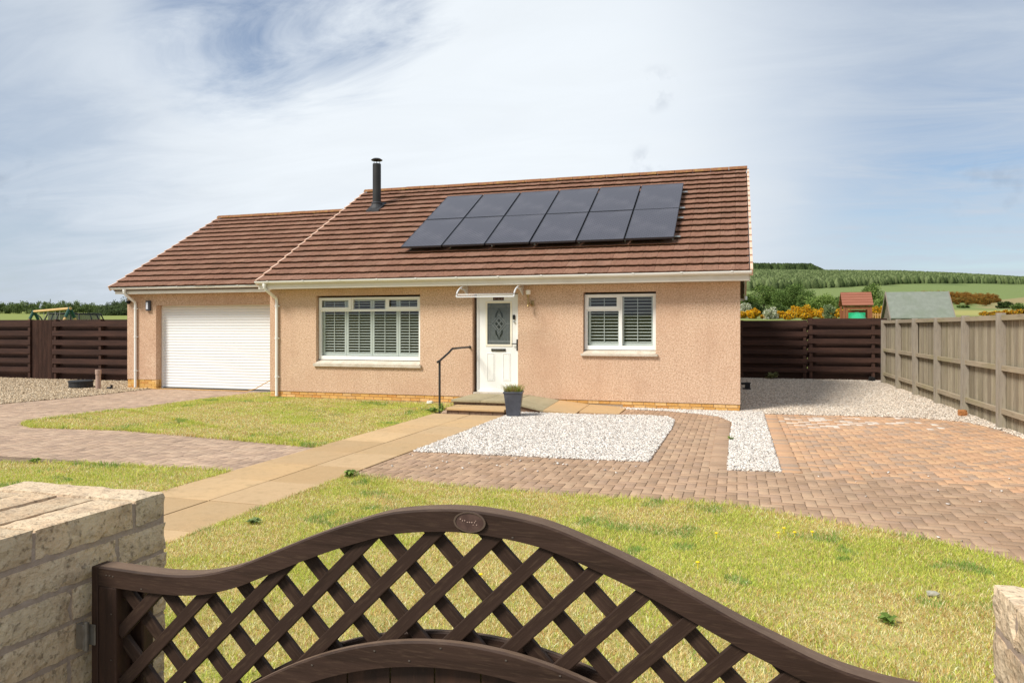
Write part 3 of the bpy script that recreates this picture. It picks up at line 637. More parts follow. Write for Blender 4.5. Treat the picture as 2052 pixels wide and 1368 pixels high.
# ---- windows
M_glass = glassmat('window_glass', (.90, .92, .91), .07); M_shut = mat('shutter_white', 'cdd2ce', .5, spec=.3)
def ring(mb, x0, x1, z0, z1, y0, y1, w_, wt=None, wb=None):
    wt = wt or w_; wb = wb or w_
    mb.box(x0, x0 + w_, y0, y1, z0, z1); mb.box(x1 - w_, x1, y0, y1, z0, z1)
    mb.box(x0 + w_, x1 - w_, y0, y1, z1 - wt, z1); mb.box(x0 + w_, x1 - w_, y0, y1, z0, z0 + wb)
def shutter(x0, x1, z0, z1, y, parent, rail=.035):
    mb = MB(); ring(mb, x0, x1, z0, z1, y, y + .028, .045, .04, .06)
    n_ = max(1, int(round((z1 - z0 - .10) / .064))); p_ = (z1 - z0 - .10) / n_
    for i in range(n_):
        zc_ = z0 + .06 + (i + .5) * p_; h2, d2 = .022, .020
        mb.add([(x0 + .045, y - d2 + .015, zc_ - h2), (x1 - .045, y - d2 + .015, zc_ - h2), (x1 - .045, y + d2 + .015, zc_ - h2 + .010), (x0 + .045, y + d2 + .015, zc_ - h2 + .010),
                (x0 + .045, y - d2 + .015, zc_ - h2 + .007), (x1 - .045, y - d2 + .015, zc_ - h2 + .007), (x1 - .045, y + d2 + .015, zc_ - h2 + .018), (x0 + .045, y + d2 + .015, zc_ - h2 + .018)],
               [(0, 3, 2, 1), (4, 5, 6, 7), (0, 1, 5, 4), (1, 2, 6, 5), (2, 3, 7, 6), (3, 0, 4, 7)])
    mx_ = (x0 + x1) / 2; mb.box(mx_ - .006, mx_ + .006, y - .018, y - .008, z0 + .09, z1 - .06)
    hb(mb, 'shutter', M_shut, parent)
YF = YW + .10
M_sill = mat('concrete_sill', 'cfc4b4', .85, layers=[(5, .45, .65, 'b2a590', .6), (25, .55, .7, '7d7466', .4)], bump=[(60, .3, .004)])
# large window
x0, x1, z0, z1 = -9.235, -6.66, .885, 2.305
mb = MB(); ring(mb, x0, x1, z0, z1, YF, YF + .07, .06, .05, .085)
mb.box(x0 + .06, x1 - .06, YF, YF + .07, 1.985, 2.035); mb.box(-8.40, -8.345, YF, YF + .07, 2.035, z1 - .05); mb.box(-7.535, -7.48, YF, YF + .07, 2.035, z1 - .05)
win1 = hb(mb, 'window', M_white, bevel=.004, label='wide front window with two top opening lights')
for a, b in ((-9.215, -8.385), (-7.505, -6.675)):
    mb = MB(); ring(mb, a, b, 2.02, 2.30, YF - .022, YF - .001, .07, .06, .06); hb(mb, 'opening_light', M_white, win1, bevel=.004)
mb = MB(); mb.add([(x0 + .03, YF + .035, z0 + .04), (x1 - .03, YF + .035, z0 + .04), (x1 - .03, YF + .035, z1 - .03), (x0 + .03, YF + .035, z1 - .03)], [(0, 1, 2, 3)]); hb(mb, 'glass', M_glass, win1)
mb = MB(); mb.box(-9.29, -6.61, YW - .055, YW - .002, .735, .80); mb.prism([(-9.243, .80), (-6.642, .80), (-6.642, .802), (-9.243, .802)], 'y', YW, YW + .1); 
mb.add([(-9.243, YW - .05, .801), (-6.642, YW - .05, .801), (-6.642, YF + .0, .872), (-9.243, YF + .0, .872), (-9.243, YW - .05, .79), (-6.642, YW - .05, .79), (-6.642, YF, .79), (-9.243, YF, .79)], [(0, 1, 2, 3), (0, 3, 7, 4), (1, 5, 6, 2), (4, 5, 1, 0)])
hb(mb, 'sill', M_sill, win1)
xs_ = [-9.175, -8.56, -7.905, -7.255, -6.70]; 
for a, b in zip(xs_, xs_[1:]): shutter(a + .004, b - .004, .975, 2.26, YF + .085, win1)
# right window
x0, x1, z0, z1 = -3.0, -1.55, 1.165, 2.30
mb = MB(); ring(mb, x0, x1, z0, z1, YF, YF + .07, .06, .05, .085)
mb.box(-2.295, -2.225, YF, YF + .07, z0 + .085, z1 - .05); mb.box(x0 + .06, -2.295, YF, YF + .07, 1.955, 2.005)
win2 = hb(mb, 'window', M_white, bevel=.004, label='smaller front window with one top opening light on its left')
mb = MB(); ring(mb, -2.98, -2.265, 1.99, 2.29, YF - .022, YF - .001, .07, .06, .06); hb(mb, 'opening_light', M_white, win2, bevel=.004)
mb = MB(); mb.add([(x0 + .03, YF + .035, z0 + .04), (x1 - .03, YF + .035, z0 + .04), (x1 - .03, YF + .035, z1 - .03), (x0 + .03, YF + .035, z1 - .03)], [(0, 1, 2, 3)]); hb(mb, 'glass', M_glass, win2)
mb = MB(); mb.box(-3.05, -1.505, YW - .055, YW - .002, 1.045, 1.09)
mb.add([(-3.008, YW - .05, 1.091), (-1.542, YW - .05, 1.091), (-1.542, YF, 1.155), (-3.008, YF, 1.155), (-3.008, YW - .05, 1.07), (-1.542, YW - .05, 1.07), (-1.542, YF, 1.07), (-3.008, YF, 1.07)], [(0, 1, 2, 3), (0, 3, 7, 4), (1, 5, 6, 2), (4, 5, 1, 0)])
hb(mb, 'sill', M_sill, win2)
shutter(-2.93, -2.275, 1.245, 2.27, YF + .085, win2); shutter(-2.245, -1.60, 1.245, 2.27, YF + .085, win2)

# ---- front door
mb = MB(); YD = YW + .10
ring(mb, -5.36, -4.405, .24, 2.33, YD, YD + .07, .045, .05, .04); dfr = hb(mb, 'front_door', M_white, bevel=.003, label='white panelled front door with leaded glass')
mb = MB(); a, b, c, d_ = -5.312, -4.452, .283, 2.277; gx0, gx1, gz0, gz1 = -5.125, -4.60, 1.255, 2.145
Yd = YD + .02
mb.box(a, gx0, Yd, Yd + .045, c, d_); mb.box(gx1, b, Yd, Yd + .045, c, d_); mb.box(gx0, gx1, Yd, Yd + .045, gz1, d_); mb.box(gx0, gx1, Yd, Yd + .045, c, gz0)
leaf = hb(mb, 'door_leaf', M_white, dfr)
mb = MB(); ring(mb, gx0 - .035, gx1 + .035, gz0 - .035, gz1 + .035, Yd - .012, Yd - .001, .04)
hb(mb, 'glass_surround', mat('cream_moulding', 'ede6d2', .5), dfr); mb = MB()
for q0, q1 in ((-5.13, -4.955), (-4.77, -4.6)):
    ring(mb, q0, q1, .48, 1.07, Yd - .008, Yd - .001, .014)
    mb.box(q0 + .03, q1 - .03, Yd - .006, Yd - .001, .51, 1.04)
hb(mb, 'panel_moulding', M_white, dfr)
mb = MB(); mb.box(gx0, gx1, Yd + .012, Yd + .02, gz0, gz1)
hb(mb, 'door_glass', mat('obscure_glass', '555a5a', .15, layers=[(25, .4, .6, '6a6f6f', .4)], bump=[(40, .2, .003)], spec=.5), dfr)
# leaded pattern: borders and a central motif of lozenges and petals
M_lead = mat('lead_came', '8d9292', .5, metal=.3); mb = MB(); yl = Yd + .008; cxg = (gx0 + gx1) / 2; czg = 1.70
def strip(p, q, w_=.004, y_=None): mb.tube([(p[0], yl, p[1]), (q[0], yl, q[1])], w_, 5)
for o_ in (.035, .06):
    strip((gx0 + o_, gz0 + .01), (gx0 + o_, gz1 - .01)); strip((gx1 - o_, gz0 + .01), (gx1 - o_, gz1 - .01)); strip((gx0 + .01, gz0 + o_ + .02), (gx1 - .01, gz0 + o_ + .02)); strip((gx0 + .01, gz1 - o_ - .02), (gx1 - .01, gz1 - o_ - .02))
for sx in (-1, 1):
    for sz in (-1, 1):
        strip((cxg, czg + sz * .20), (cxg + sx * .17, czg)); strip((cxg, czg + sz * .13), (cxg + sx * .11, czg))
    strip((cxg - .06, czg - sx * .07), (cxg + .06, czg + sx * .07), .006); strip((cxg + sx * .17, czg), (cxg + sx * .24, czg))
hb(mb, 'leading', M_lead, dfr)
mb = MB()
for sx in (-1, 0, 1):
    for sz in (-1, 0, 1):
        if abs(sx) + abs(sz) != 1: continue
        px, pz = cxg + sx * .055, czg + sz * .068; mb.prism([(px - .026, pz), (px, pz - .036), (px + .026, pz), (px, pz + .036)], 'y', yl - .004, yl)
for sz in (-1, 1):
    for sx in (-1, 1):
        P0 = [(0.005, .34), (.03, .28), (.075, .22), (.085, .15), (.06, .12), (.05, .20), (.02, .25)]
        mb.prism([(cxg + sx * x, czg + sz * z) for x, z in P0], 'y', yl - .004, yl)
hb(mb, 'bevelled_glass', mat('dark_bevel', '23282a', .1, spec=.6), dfr)
mb = MB(); mb.box(-5.03, -4.71, Yd - .02, Yd - .001, 1.115, 1.168); mb.box(-4.995, -4.745, Yd - .028, Yd - .0205, 1.13, 1.155); hb(mb, 'letterbox', mat('dark_chrome', '55534f', .3, metal=.7), dfr, bevel=.003)
mb = MB(); mb.box(-4.462, -4.43, YD - .012, YD + .018, 1.13, 1.37); mb.box(-4.56, -4.44, YD - .04, YD - .025, 1.265, 1.285); mb.box(-4.455, -4.44, YD - .026, YD - .012, 1.265, 1.285); hb(mb, 'handle', M_blk, dfr)
mb = MB(); mb.box(-4.545, -4.495, Yd - .03, Yd - .013, 1.79, 1.89); hb(mb, 'doorbell_camera', mat('doorbell_black', '151515', .3), dfr, bevel=.004)
mb = MB(); mb.lathe([(.02, 0), (.022, .01), (.02, .02)], 0, 0, 14); mb.v = [(-4.515 + x, Yd - .013 - z, 1.74 + y) for x, y, z in mb.v]; hb(mb, 'lock_cylinder', M_alu, dfr)
mb = MB(); mb.box(-4.99, -4.75, Yd - .012, Yd - .001, 2.20, 2.262); npl = hb(mb, 'number_plate', mat('plate_brown', '3a1d16', .4, layers=[(30, .45, .6, '5c3328', .6)]), dfr)
mb = MB()
for i, x in enumerate((-4.965, -4.93, -4.88, -4.85, -4.81, -4.78)): mb.box(x, x + (.008 if i % 2 else .014), Yd - .0145, Yd - .0121, 2.212 + .004 * (i % 3), 2.25)
hb(mb, 'worn_lettering', mat('plate_pale', '8c7468', .6), dfr)
mb = MB(); mb.box(-5.40, -4.38, YW - .01, YW + .098, .20, .239); hb(mb, 'threshold', M_sill, dfr)

# ---- canopy over the door
M_can = mat('canopy_bracket', 'd9d9d9', .3, spec=.5)
mb = MB(); Xa, Xb = -5.53, -4.29; arc = []
for i in range(13):
    q = i / 12; arc.append((YW - .02 - .66 * math.sin(q * math.pi / 2) ** .9, 2.505 - .25 * (1 - math.cos(q * math.pi / 2)) ** .95))
arc = [(YW - .03, 2.50)] + [(YW - .03 - .62 * math.sin(q), 2.25 + .25 * math.cos(q) ** 1.0) for q in np.linspace(.15, math.pi / 2, 12)]
vs = []; 
for X_ in (Xa + .02, Xb - .02): vs += [(X_, y, z) for y, z in arc] + [(X_, y, z - .004) for y, z in arc]
n_ = len(arc); fs = [(i, 2 * n_ + i, 2 * n_ + i + 1, i + 1) for i in range(n_ - 1)] + [(n_ + i, n_ + i + 1, 3 * n_ + i + 1, 3 * n_ + i) for i in range(n_ - 1)]
mb.add(vs, fs)
can = hb(mb, 'door_canopy', glassmat('clear_polycarbonate', (.975, .98, .98), .01, 1.08, .25))
mb = MB(); ye_ = arc[-1][0]; mb.box(Xa, Xb, ye_ - .012, ye_ + .006, 2.236, 2.262); hb(mb, 'front_rail', M_can, can)
for X_ in (Xa, Xb):
    mb = MB()
    mb.tube([(X_, y, z) for y, z in arc], .017, 8)
    mb.prism([(YW - .002, 2.30), (YW - .002, 2.49), (YW - .20, 2.44), (YW - .13, 2.40)], 'x', X_ - .012, X_ + .012)
    mb.tube([(X_, YW - .03, 2.30), (X_, YW - .2, 2.40), (X_, YW - .36, 2.43)], .012, 8)
    mb.lathe([(.028, 0), (.028, .024)], 0, 0, 12); k_ = len(mb.v) - 24
    mb.v = mb.v[:k_] + [(X_ - .012 + z, YW - .22 + x, 2.42 + y) for x, y, z in mb.v[k_:]]
    hb(mb, 'bracket', M_can, can)
# lantern by the door, lamp and camera on the garage
mb = MB(); mb.lathe([(.035, 2.30), (.05, 2.31), (.052, 2.385), (.03, 2.40), (.0, 2.40)], -4.14, YW - .13, 16); lan = hb(mb, 'wall_lantern', mat('lantern_glass', 'efe9dc', .3), smooth=False)
mb = MB(); mb.lathe([(.0, 2.04), (.03, 2.06), (.018, 2.09), (.022, 2.12), (.018, 2.24), (.036, 2.29), (.036, 2.299)], -4.14, YW - .13, 12); mb.tube([(-4.14, YW - .13, 2.14), (-4.10, YW - .06, 2.08), (-4.08, YW - .005, 2.12)], .012, 8); mb.box(-4.115, -4.045, YW - .02, YW - .001, 2.07, 2.18)
hb(mb, 'lantern_bracket', mat('lantern_brass', 'a58c62', .35, metal=.7), lan)
mb = MB(); mb.box(-14.98, -14.85, GY - .07, GY - .001, 2.06, 2.33); lamp = hb(mb, 'bulkhead_lamp', mat('lamp_grey', '4b4b52', .5), bevel=.01)
mb = MB(); mb.box(-14.955, -14.89, GY - .085, GY - .071, 2.10, 2.29); hb(mb, 'diffuser', mat('lamp_diffuser', 'dfe3ee', .3), lamp, bevel=.008)
mb = MB(); mb.lathe([(.05, 2.33), (.05, 2.30), (.045, 2.27), (.025, 2.245), (0, 2.24)], -15.55, GY - .06, 14); mb.box(-15.58, -15.52, GY - .06, GY - .001, 2.30, 2.34); hb(mb, 'security_camera', mat('camera_black', '141414', .3))
# garage roller door
mb = MB(); gz1_ = 2.17; yd_ = 15.87; nsl = 29; p_ = (gz1_ - .03) / nsl; X0, X1 = -14.655, -10.49; vs = []; pr = []
for i in range(nsl):
    z = .03 + i * p_; pr += [(yd_ + .006, z), (yd_ - .004, z + .006), (yd_ - .010, z + p_ * .35), (yd_ - .010, z + p_ * .65), (yd_ - .004, z + p_ - .006)]
pr.append((yd_ + .006, gz1_))
for y_, z in pr: vs += [(X0, y_, z), (X1, y_, z)]
mb.add(vs, [(2 * i, 2 * i + 1, 2 * i + 3, 2 * i + 2) for i in range(len(pr) - 1)])
gd = hb(mb, 'garage_door', mat('roller_white', 'eeeeec', .4, spec=.35, layers=[(1.2, .5, .8, 'dddcd8', .3)]))
mb = MB(); mb.box(-14.695, -14.655, yd_ - .03, yd_ + .03, .0, 2.2); mb.box(-14.655, -10.49, yd_ - .02, yd_ + .05, 2.171, 2.203); hb(mb, 'guide_rail', M_white, gd)
mb = MB(); mb.box(X0, X1, yd_ - .012, yd_ + .01, .008, .03); hb(mb, 'rubber_seal', M_blk, gd)
sheet('garage_floor', [(-14.7, 15.66), (-10.5, 15.66), (-10.5, 16.3), (-14.7, 16.3)], -.02, .006, mat('garage_threshold', '8f8880', .9))

# ------------------------------------------------------------------ entrance steps and ramp
st = empty('entrance_steps', (-4.6, 13.6, 0), 'two low slab steps with a sloping slab ramp below the white front door', 'steps')
def sb(mb, name, m, parent, org, **k): mb.v = [(p[0] - org[0], p[1] - org[1], p[2] - org[2]) for p in mb.v]; return mb.build(name, m, parent, **k)
OS = (-4.6, 13.6, 0)
M_step = mat('step_slab', 'a89c7f', .9, layers=[(3, .4, .6, '93896e', .6), (25, .5, .7, 'c0b595', .4)], bump=[(60, .4, .005)], spec=.15)
mb = MB(); mb.box(-5.36, -4.76, 13.30, 14.655, .165, .212); mb.box(-4.752, -4.14, 13.30, 14.655, .165, .212); sb(mb, 'landing_slab', M_step, st, OS, bevel=.006)
mb = MB(); mb.box(-5.24, -4.06, 12.66, 13.32, .075, .115); sb(mb, 'step_slab', M_slab, st, OS, bevel=.006)
M_riser = mat('step_brick', '8d7460', .9, layers=[(12, .4, .6, '6e5a4c', .6), (30, .5, .7, 'a58c76', .5)], bump=[(50, .6, .008)])
mb = MB(); 
for a in np.arange(-5.32, -4.2, .228): mb.box(a, min(a + .218, -4.16), 13.345, 13.42, .10, .158)
for a in np.arange(-5.2, -4.1, .228): mb.box(a, min(a + .218, -4.08), 12.70, 12.80, .0, .068)
mb.box(-5.33, -4.17, 13.36, 14.64, -.01, .164); mb.box(-5.21, -4.1, 12.715, 13.34, -.01, .074)
sb(mb, 'riser', M_riser, st, OS)
rx = [-4.135, -3.5, -2.87, -2.1]; zw = [.21, .125, .06, .02]; zf = [.20, .065, .025, .016]
for i in range(3):
    a, b = rx[i] + .003, rx[i + 1] - .003; y0, y1 = 13.32, 14.655
    if i == 2: y0 = 13.6
    mb = MB(); top = [(a, y0, zf[i]), (b, y0, zf[i + 1]), (b, y1, zw[i + 1]), (a, y1, zw[i])]
    if i == 0: top[1] = (b, 13.35, zf[1])
    mb.add([(x, y, z - .045) for x, y, z in top] + top, [(0, 3, 2, 1), (4, 5, 6, 7), (0, 1, 5, 4), (1, 2, 6, 5), (2, 3, 7, 6), (3, 0, 4, 7)])
    sb(mb, 'ramp_slab', M_slab if i else M_step, st, OS, bevel=.005)
mb = MB(); mb.add([(-4.13, 13.37, 0), (-3.5, 13.4, 0), (-3.5, 13.4, .02), (-4.13, 13.37, .155), (-4.13, 14.64, 0), (-3.5, 14.64, 0), (-3.5, 14.64, .075), (-4.13, 14.64, .16)], [(0, 1, 2, 3), (3, 2, 6, 7), (4, 7, 6, 5)]); sb(mb, 'ramp_infill', M_riser, st, OS)
# handrail
hr = empty('handrail', (-5.37, 12.75, 0), 'black metal handrail beside the entrance steps, bent up to the wall', 'handrail')
mb = MB(); mb.tube([(-5.37, 12.75, -.05), (-5.37, 12.75, 1.0)], .022, 10); mb.v = [(x + 5.37, y - 12.75, z) for x, y, z in mb.v]; mb.build('post', M_blk, hr, smooth=False)
mb = MB(); mb.tube([(-5.40, 12.70, .965), (-5.37, 12.75, .99), (-5.33, 13.1, 1.13), (-5.325, 13.2, 1.175), (-5.33, 13.3, 1.205), (-5.41, 14.0, 1.205), (-5.47, 14.6, 1.20), (-5.475, 14.665, 1.20)], .021, 10); mb.lathe([(.03, 0), (.03, .012)], 0, 0, 12); k_ = len(mb.v) - 24
mb.v = mb.v[:k_] + [(-5.475 + x, 14.655 + z, 1.20 + y) for x, y, z in mb.v[k_:]]
mb.v = [(x + 5.37, y - 12.75, z) for x, y, z in mb.v]; mb.build('rail', M_blk, hr)
# planter
pl = empty('planter', (-3.88, 12.66, .01), 'tall square tapered slate grey planter with a grassy tuft beside the steps', 'planter', rz=rad(12))
mb = MB(); q = math.sqrt(2); mb.lathe([(.115 * q, 0), (.165 * q, .42), (.178 * q, .425), (.178 * q, .455), (.155 * q, .455), (.15 * q, .40)], 0, 0, 4); mb.build('pot', mat('slate_pot', '45474f', .35, layers=[(5, .4, .65, '5b5e68', .6), (30, .5, .7, '35373d', .4)], spec=.5), pl, bevel=.008)
mb = MB(); mb.box(-.14, .14, -.14, .14, .36, .425); mb.build('compost', mat('compost', '3c3026', .95), pl)
def tuft(n, r, h, spread, pal, m, parent, name, z0=0, wd=.006):
    mb = MB()
    for _ in range(n):
        a = random.random() * 6.28; rr_ = r * math.sqrt(random.random()); x, y = rr_ * math.cos(a), rr_ * math.sin(a)
        hh = h * random.uniform(.5, 1.15); b = random.random() * 6.28; ln = spread * random.uniform(.3, 1.2) ; dx, dy = math.cos(b) * ln + x * .5, math.sin(b) * ln + y * .5
        p = random.random() * 3.14; wx, wy = math.cos(p) * wd / 2, math.sin(p) * wd / 2
        mb.col = tuple(np.array(lin(random.choice(pal))) * random.uniform(.8, 1.15))
        mb.add([(x - wx, y - wy, z0), (x + wx, y + wy, z0), (x + wx * .8 + dx * .4, y + wy * .8 + dy * .4, z0 + hh * .65), (x - wx * .8 + dx * .4, y - wy * .8 + dy * .4, z0 + hh * .65), (x + dx, y + dy, z0 + hh * .95)], [(0, 1, 2, 3), (3, 2, 4)])
    return mb.build(name, m, parent)
tuft(420, .15, .17, .11, ['8a9a3c', '7d8f3a', 'a8a558', 'b3976a', '9c7e5a', '8f9a48'], M_blade, pl, 'tuft', .42, .007)

# ------------------------------------------------------------------ fences
def copyo(o, parent):
    c = o.copy(); SC.collection.objects.link(c); c.parent = parent; return c
M_dk = mat('dark_stain', '3a2822', .75, layers=[(3, .4, .65, '53392f', .7), (22, .5, .72, '2a1c18', .5), (60, .55, .7, '6b4d40', .3)], bump=[(40, .4, .004)], stretch=(.25, 1, 3), spec=.2)
M_dkv = mat('dark_stain_upright', '3d2a23', .75, layers=[(6, .4, .65, '5a3f33', .6), (22, .5, .72, '2a1c18', .4)], bump=[(40, .4, .004)], stretch=(2, 2, .25), spec=.2)
def hitmiss(name, label, y, x0, x1, h, posts, nb, ptch, bh, extra=None):
    e = empty(name, (x0, y, 0), label, 'fence')
    mb = MB()
    for i in range(nb):
        z1 = h - .055 - i * ptch; mb.box(0, x1 - x0, -.022, 0, z1 - bh + random.gauss(0, .004), z1 + random.gauss(0, .003))
    mb.build('front_boards', M_dk, e, bevel=.003)
    mb = MB()
    for i in range(nb + 1):
        z1 = h - .055 - i * ptch + (ptch - bh); mb.box(0, x1 - x0,   .131, .15, max(.0, z1 - (ptch - bh) - (.035 if i < nb else .3)), min(z1 + .035, h))
    mb.build('rear_boards', M_dk, e)
    for p in posts: MB().box(p - .045 - x0, p + .045 - x0, .001, .13, -.05, h + .01).build('post', M_dkv, e)
    return e
fl = hitmiss('dark_fence', 'dark brown horizontal board fence joining the left side of the garage', 17.4, -20.30, -15.66, 1.86, (-20.22, -18.45, -15.75), 6, .285, .155)
hitmiss('dark_fence', 'dark brown horizontal board fence left of the vertical slatted panel', 17.4, -26.5, -21.2, 1.86, (-26.4, -23.7, -21.27), 6, .285, .155)
vg = empty('slatted_panel', (-21.2, 17.42, 0), 'narrow dark panel of thin vertical battens between two horizontal board fences', 'panel')
mb = MB()
for i in range(16): x = .06 + i * .0515; mb.box(x, x + .036, random.uniform(-.002, .003), .025, .0, 1.86)
mb.build('battens', M_dkv, vg); mb = MB(); mb.box(-.12, 1.0, .155, .17, .0, 1.84); mb.build('backing', M_dkv, vg)
fr_ = hitmiss('dark_fence', 'dark brown horizontal board fence across the back of the gravel drive', 24.45, .07, 2.1, 1.84, (.15, 2.02), 6, .285, .155)
hitmiss('dark_fence', 'dark brown board fence section meeting the pale timber fence, slightly taller', 24.43, 2.1, 4.36, 1.9, (2.2, 3.96), 6, .285, .155)
M_tim = mat('weathered_timber', '968d80', .9, layers=[(4, .4, .65, 'aea493', .7), (16, .5, .7, '71675a', .6), (1.2, .5, .65, '8a8462', .35), (50, .55, .7, 'b3a68e', .3)], bump=[(40, .5, .004)], stretch=(2, 2, .22), spec=.1)
M_timr = mat('weathered_rail', '9c8f7b', .9, layers=[(4, .4, .65, 'b0a189', .7), (16, .5, .7, '6f644f', .5), (1.5, .5, .65, '85824f', .4)], bump=[(40, .5, .004)], stretch=(2, .22, 2), spec=.1)
M_pale = mat('weathered_pale', '968d80', .9, layers=[(4, .4, .65, 'aea38e', .5), (16, .5, .7, '6d6353', .6), (1.2, .5, .65, '8a8462', .3)], bump=[(40, .5, .004)], attr=True, stretch=(2, 2, .22), spec=.1)
tf = empty('timber_fence', (4.05, 3.8, 0), 'weathered grey close boarded fence with posts along the right of the drive', 'fence')
ys = [13.5 + 1.95 * i for i in range(-5, 6)]; ys[-1] = 23.35
for i, y in enumerate(ys):
    q = random.uniform(-.012, .015)
    MB().box(-.06, .055, -.055, .055, -.1, 1.84 + q).build('post', M_tim, tf, loc=(0, y - 3.8, 0), rot=(random.gauss(0, .006), random.gauss(0, .006), 0), bevel=.004)
for i in range(len(ys)):
    a = ys[i] + .052; b = (ys[i + 1] - .052) if i + 1 < len(ys) else ys[i] + .1
    for z in (1.735, .93, .24): MB().box(-.012, .05, a - 3.8, b - 3.8, z, z + .085).build('rail', M_timr, tf, bevel=.003)
for bay in range(len(ys)):
    a = ys[bay]; b = ys[bay + 1] if bay + 1 < len(ys) else ys[bay] + .1
    mb = MB(); y = a
    while y < b - .01:
        mb.col = tuple(np.array(lin(random.choice(['948a78', 'a0957f', '8b806e', 'a69b86', '857b68']))) * random.uniform(.9, 1.08))
        x0_ = random.uniform(.0, .004); x0_ = random.uniform(0, .008); mb.prism([(.056 + x0_, y - 3.8), (.060 + x0_, min(y + .094, b - .001) - 3.8), (.078 + x0_, min(y + .094, b - .001) - 3.8), (.078 + x0_, y - 3.8)], 'z', random.uniform(-.01, .01), 1.815 + random.gauss(0, .004)); y += .1
    mb.build('pales', M_pale, tf)

# ------------------------------------------------------------------ gate
M_gw = mat('gate_wood', '36271f', .62, layers=[(5, .4, .62, '45332a', .8), (24, .48, .68, '241912', .5), (90, .52, .68, '64503f', .3), (2.2, .58, .7, '523e33', .5)], bump=[(30, .35, .003), (120, .25, .001)], stretch=(.22, 2, 2), spec=.18)
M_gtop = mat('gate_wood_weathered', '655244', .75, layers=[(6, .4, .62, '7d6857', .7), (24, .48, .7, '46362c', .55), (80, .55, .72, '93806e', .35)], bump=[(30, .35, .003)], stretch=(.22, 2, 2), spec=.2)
M_gwv = mat('gate_wood_upright', '37271f', .62, layers=[(5, .4, .62, '4f3426', .75), (24, .48, .7, '22160f', .5), (90, .55, .72, '644a3b', .3)], bump=[(30, .35, .003)], stretch=(2, 2, .22), spec=.28)
XC, GXW, YG = -.53, .95, 1.39
gate = empty('garden_gate', (XC, YG, 0), 'dark brown bow top wooden garden gate with diagonal lattice between two stone pillars', 'gate')
TX = [0, .06, .1, .16, .2, .3, .36, .4, .46, .54, .6, .68, .75, .8, .87, .95]; TZ = [1.249, 1.246, 1.2415, 1.233, 1.222, 1.187, 1.163, 1.146, 1.119, 1.083, 1.062, 1.045, 1.041, 1.040, 1.041, 1.042]
TZR = [1.249, 1.246, 1.2415, 1.233, 1.222, 1.187, 1.163, 1.145, 1.117, 1.080, 1.056, 1.024, 1.008, 1.001, .996, .994]
def topz(x):
    right = np.asarray(x) > 0; x = np.abs(x); r = 0
    for k_, wt in ((-.03, .25), (0, .5), (.03, .25)): r = r + wt * np.where(right, np.interp(np.abs(x + k_), TX, TZR), np.interp(np.abs(x + k_), TX, TZ))
    return r
def inz(x): return .979 - .60 * x * x - .02 * x ** 4
def band(name, fu, fl_, y0, y1, xa, xb, m, n=90):
    mb = MB(); xs = np.linspace(xa, xb, n); vs = []
    for x in xs:
        u_, l_ = float(fu(x)), float(fl_(x)); b_ = .004
        vs += [(x, y0, l_), (x, y0, u_ - b_), (x, y0 + b_, u_), (x, y1 - b_, u_), (x, y1, u_ - b_), (x, y1, l_)]
    fs = []
    for i in range(n - 1):
        for q in range(6): fs.append((i * 6 + q, (i + 1) * 6 + q, (i + 1) * 6 + (q + 1) % 6, i * 6 + (q + 1) % 6))
    fs += [tuple(range(6)), tuple(range((n - 1) * 6, n * 6))[::-1]]
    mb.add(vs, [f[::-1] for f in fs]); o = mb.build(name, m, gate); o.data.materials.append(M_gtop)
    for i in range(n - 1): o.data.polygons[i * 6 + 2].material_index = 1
    return o
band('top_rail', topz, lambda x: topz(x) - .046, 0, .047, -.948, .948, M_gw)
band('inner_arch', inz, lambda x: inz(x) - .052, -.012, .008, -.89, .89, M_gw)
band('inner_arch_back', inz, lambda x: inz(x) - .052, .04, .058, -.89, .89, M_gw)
for sx in (-1, 1):
    a, b = sorted((sx * .948, sx * .894)); mb = MB(); mb.box(a, b, 0, .047, .06, .9955 if sx < 0 else .9475); mb.build('stile', M_gwv, gate, bevel=.004)
    a, b = sorted((sx * .94, sx * .862)); mb = MB(); mb.box(a, b, .049, .085, .06, .975 if sx < 0 else .93); mb.build('stile_back', M_gwv, gate, bevel=.004)
mb = MB(); mb.box(-.893, .893, .001, .046, .08, .15); mb.build('bottom_rail', M_gw, gate, bevel=.004)
mb = MB(); xb = -.885
while xb < .88:
    x2 = min(xb + .098, .888); mb.add([(xb, .010, .10), (x2, .010, .10), (x2, .010, float(inz(x2)) - .02), (xb, .010, float(inz(xb)) - .02), (xb, .026, .10), (x2, .026, .10), (x2, .026, float(inz(x2)) - .02), (xb, .026, float(inz(xb)) - .02)],
           [(0, 1, 2, 3), (7, 6, 5, 4), (0, 3, 7, 4), (1, 5, 6, 2), (3, 2, 6, 7)]); xb += .102
mb.build('board_panel', M_gwv, gate)
def lath(c, sgn, y0, y1, name='lath'):
    # line z = sgn*x + c in gate coordinates, 45 degrees
    xs = np.linspace(-.895, .895, 900); zs = sgn * xs + c
    ok = (zs < topz(xs) - .020) & (zs > inz(xs) - .03)
    idx = np.where(ok)[0]
    if len(idx) < 12: return
    for run in np.split(idx, np.where(np.diff(idx) > 1)[0] + 1):
        if len(run) < 20: continue
        a, b = xs[run[0]], xs[run[-1]]; ln = (b - a) * math.sqrt(2); mx_ = (a + b) / 2
        mb = MB(); mb.box(-ln / 2, ln / 2, y0, y1, -.0145, .0145)
        o = mb.build(name, M_gw, gate, loc=(mx_, 0, sgn * mx_ + c), rot=(0, -sgn * math.pi / 4, 0), bevel=.002)
# "/": X - Z = k  ->  z = x + (XC - k);   "\": X + Z = k -> z = -x + (k - XC)
for i in range(-4, 15): lath(XC + 1.026 + .128 * i, 1, .008, .020)
for i in range(-4, 18): lath(1.085 - .1265 * i - XC, -1, .0205, .0325)
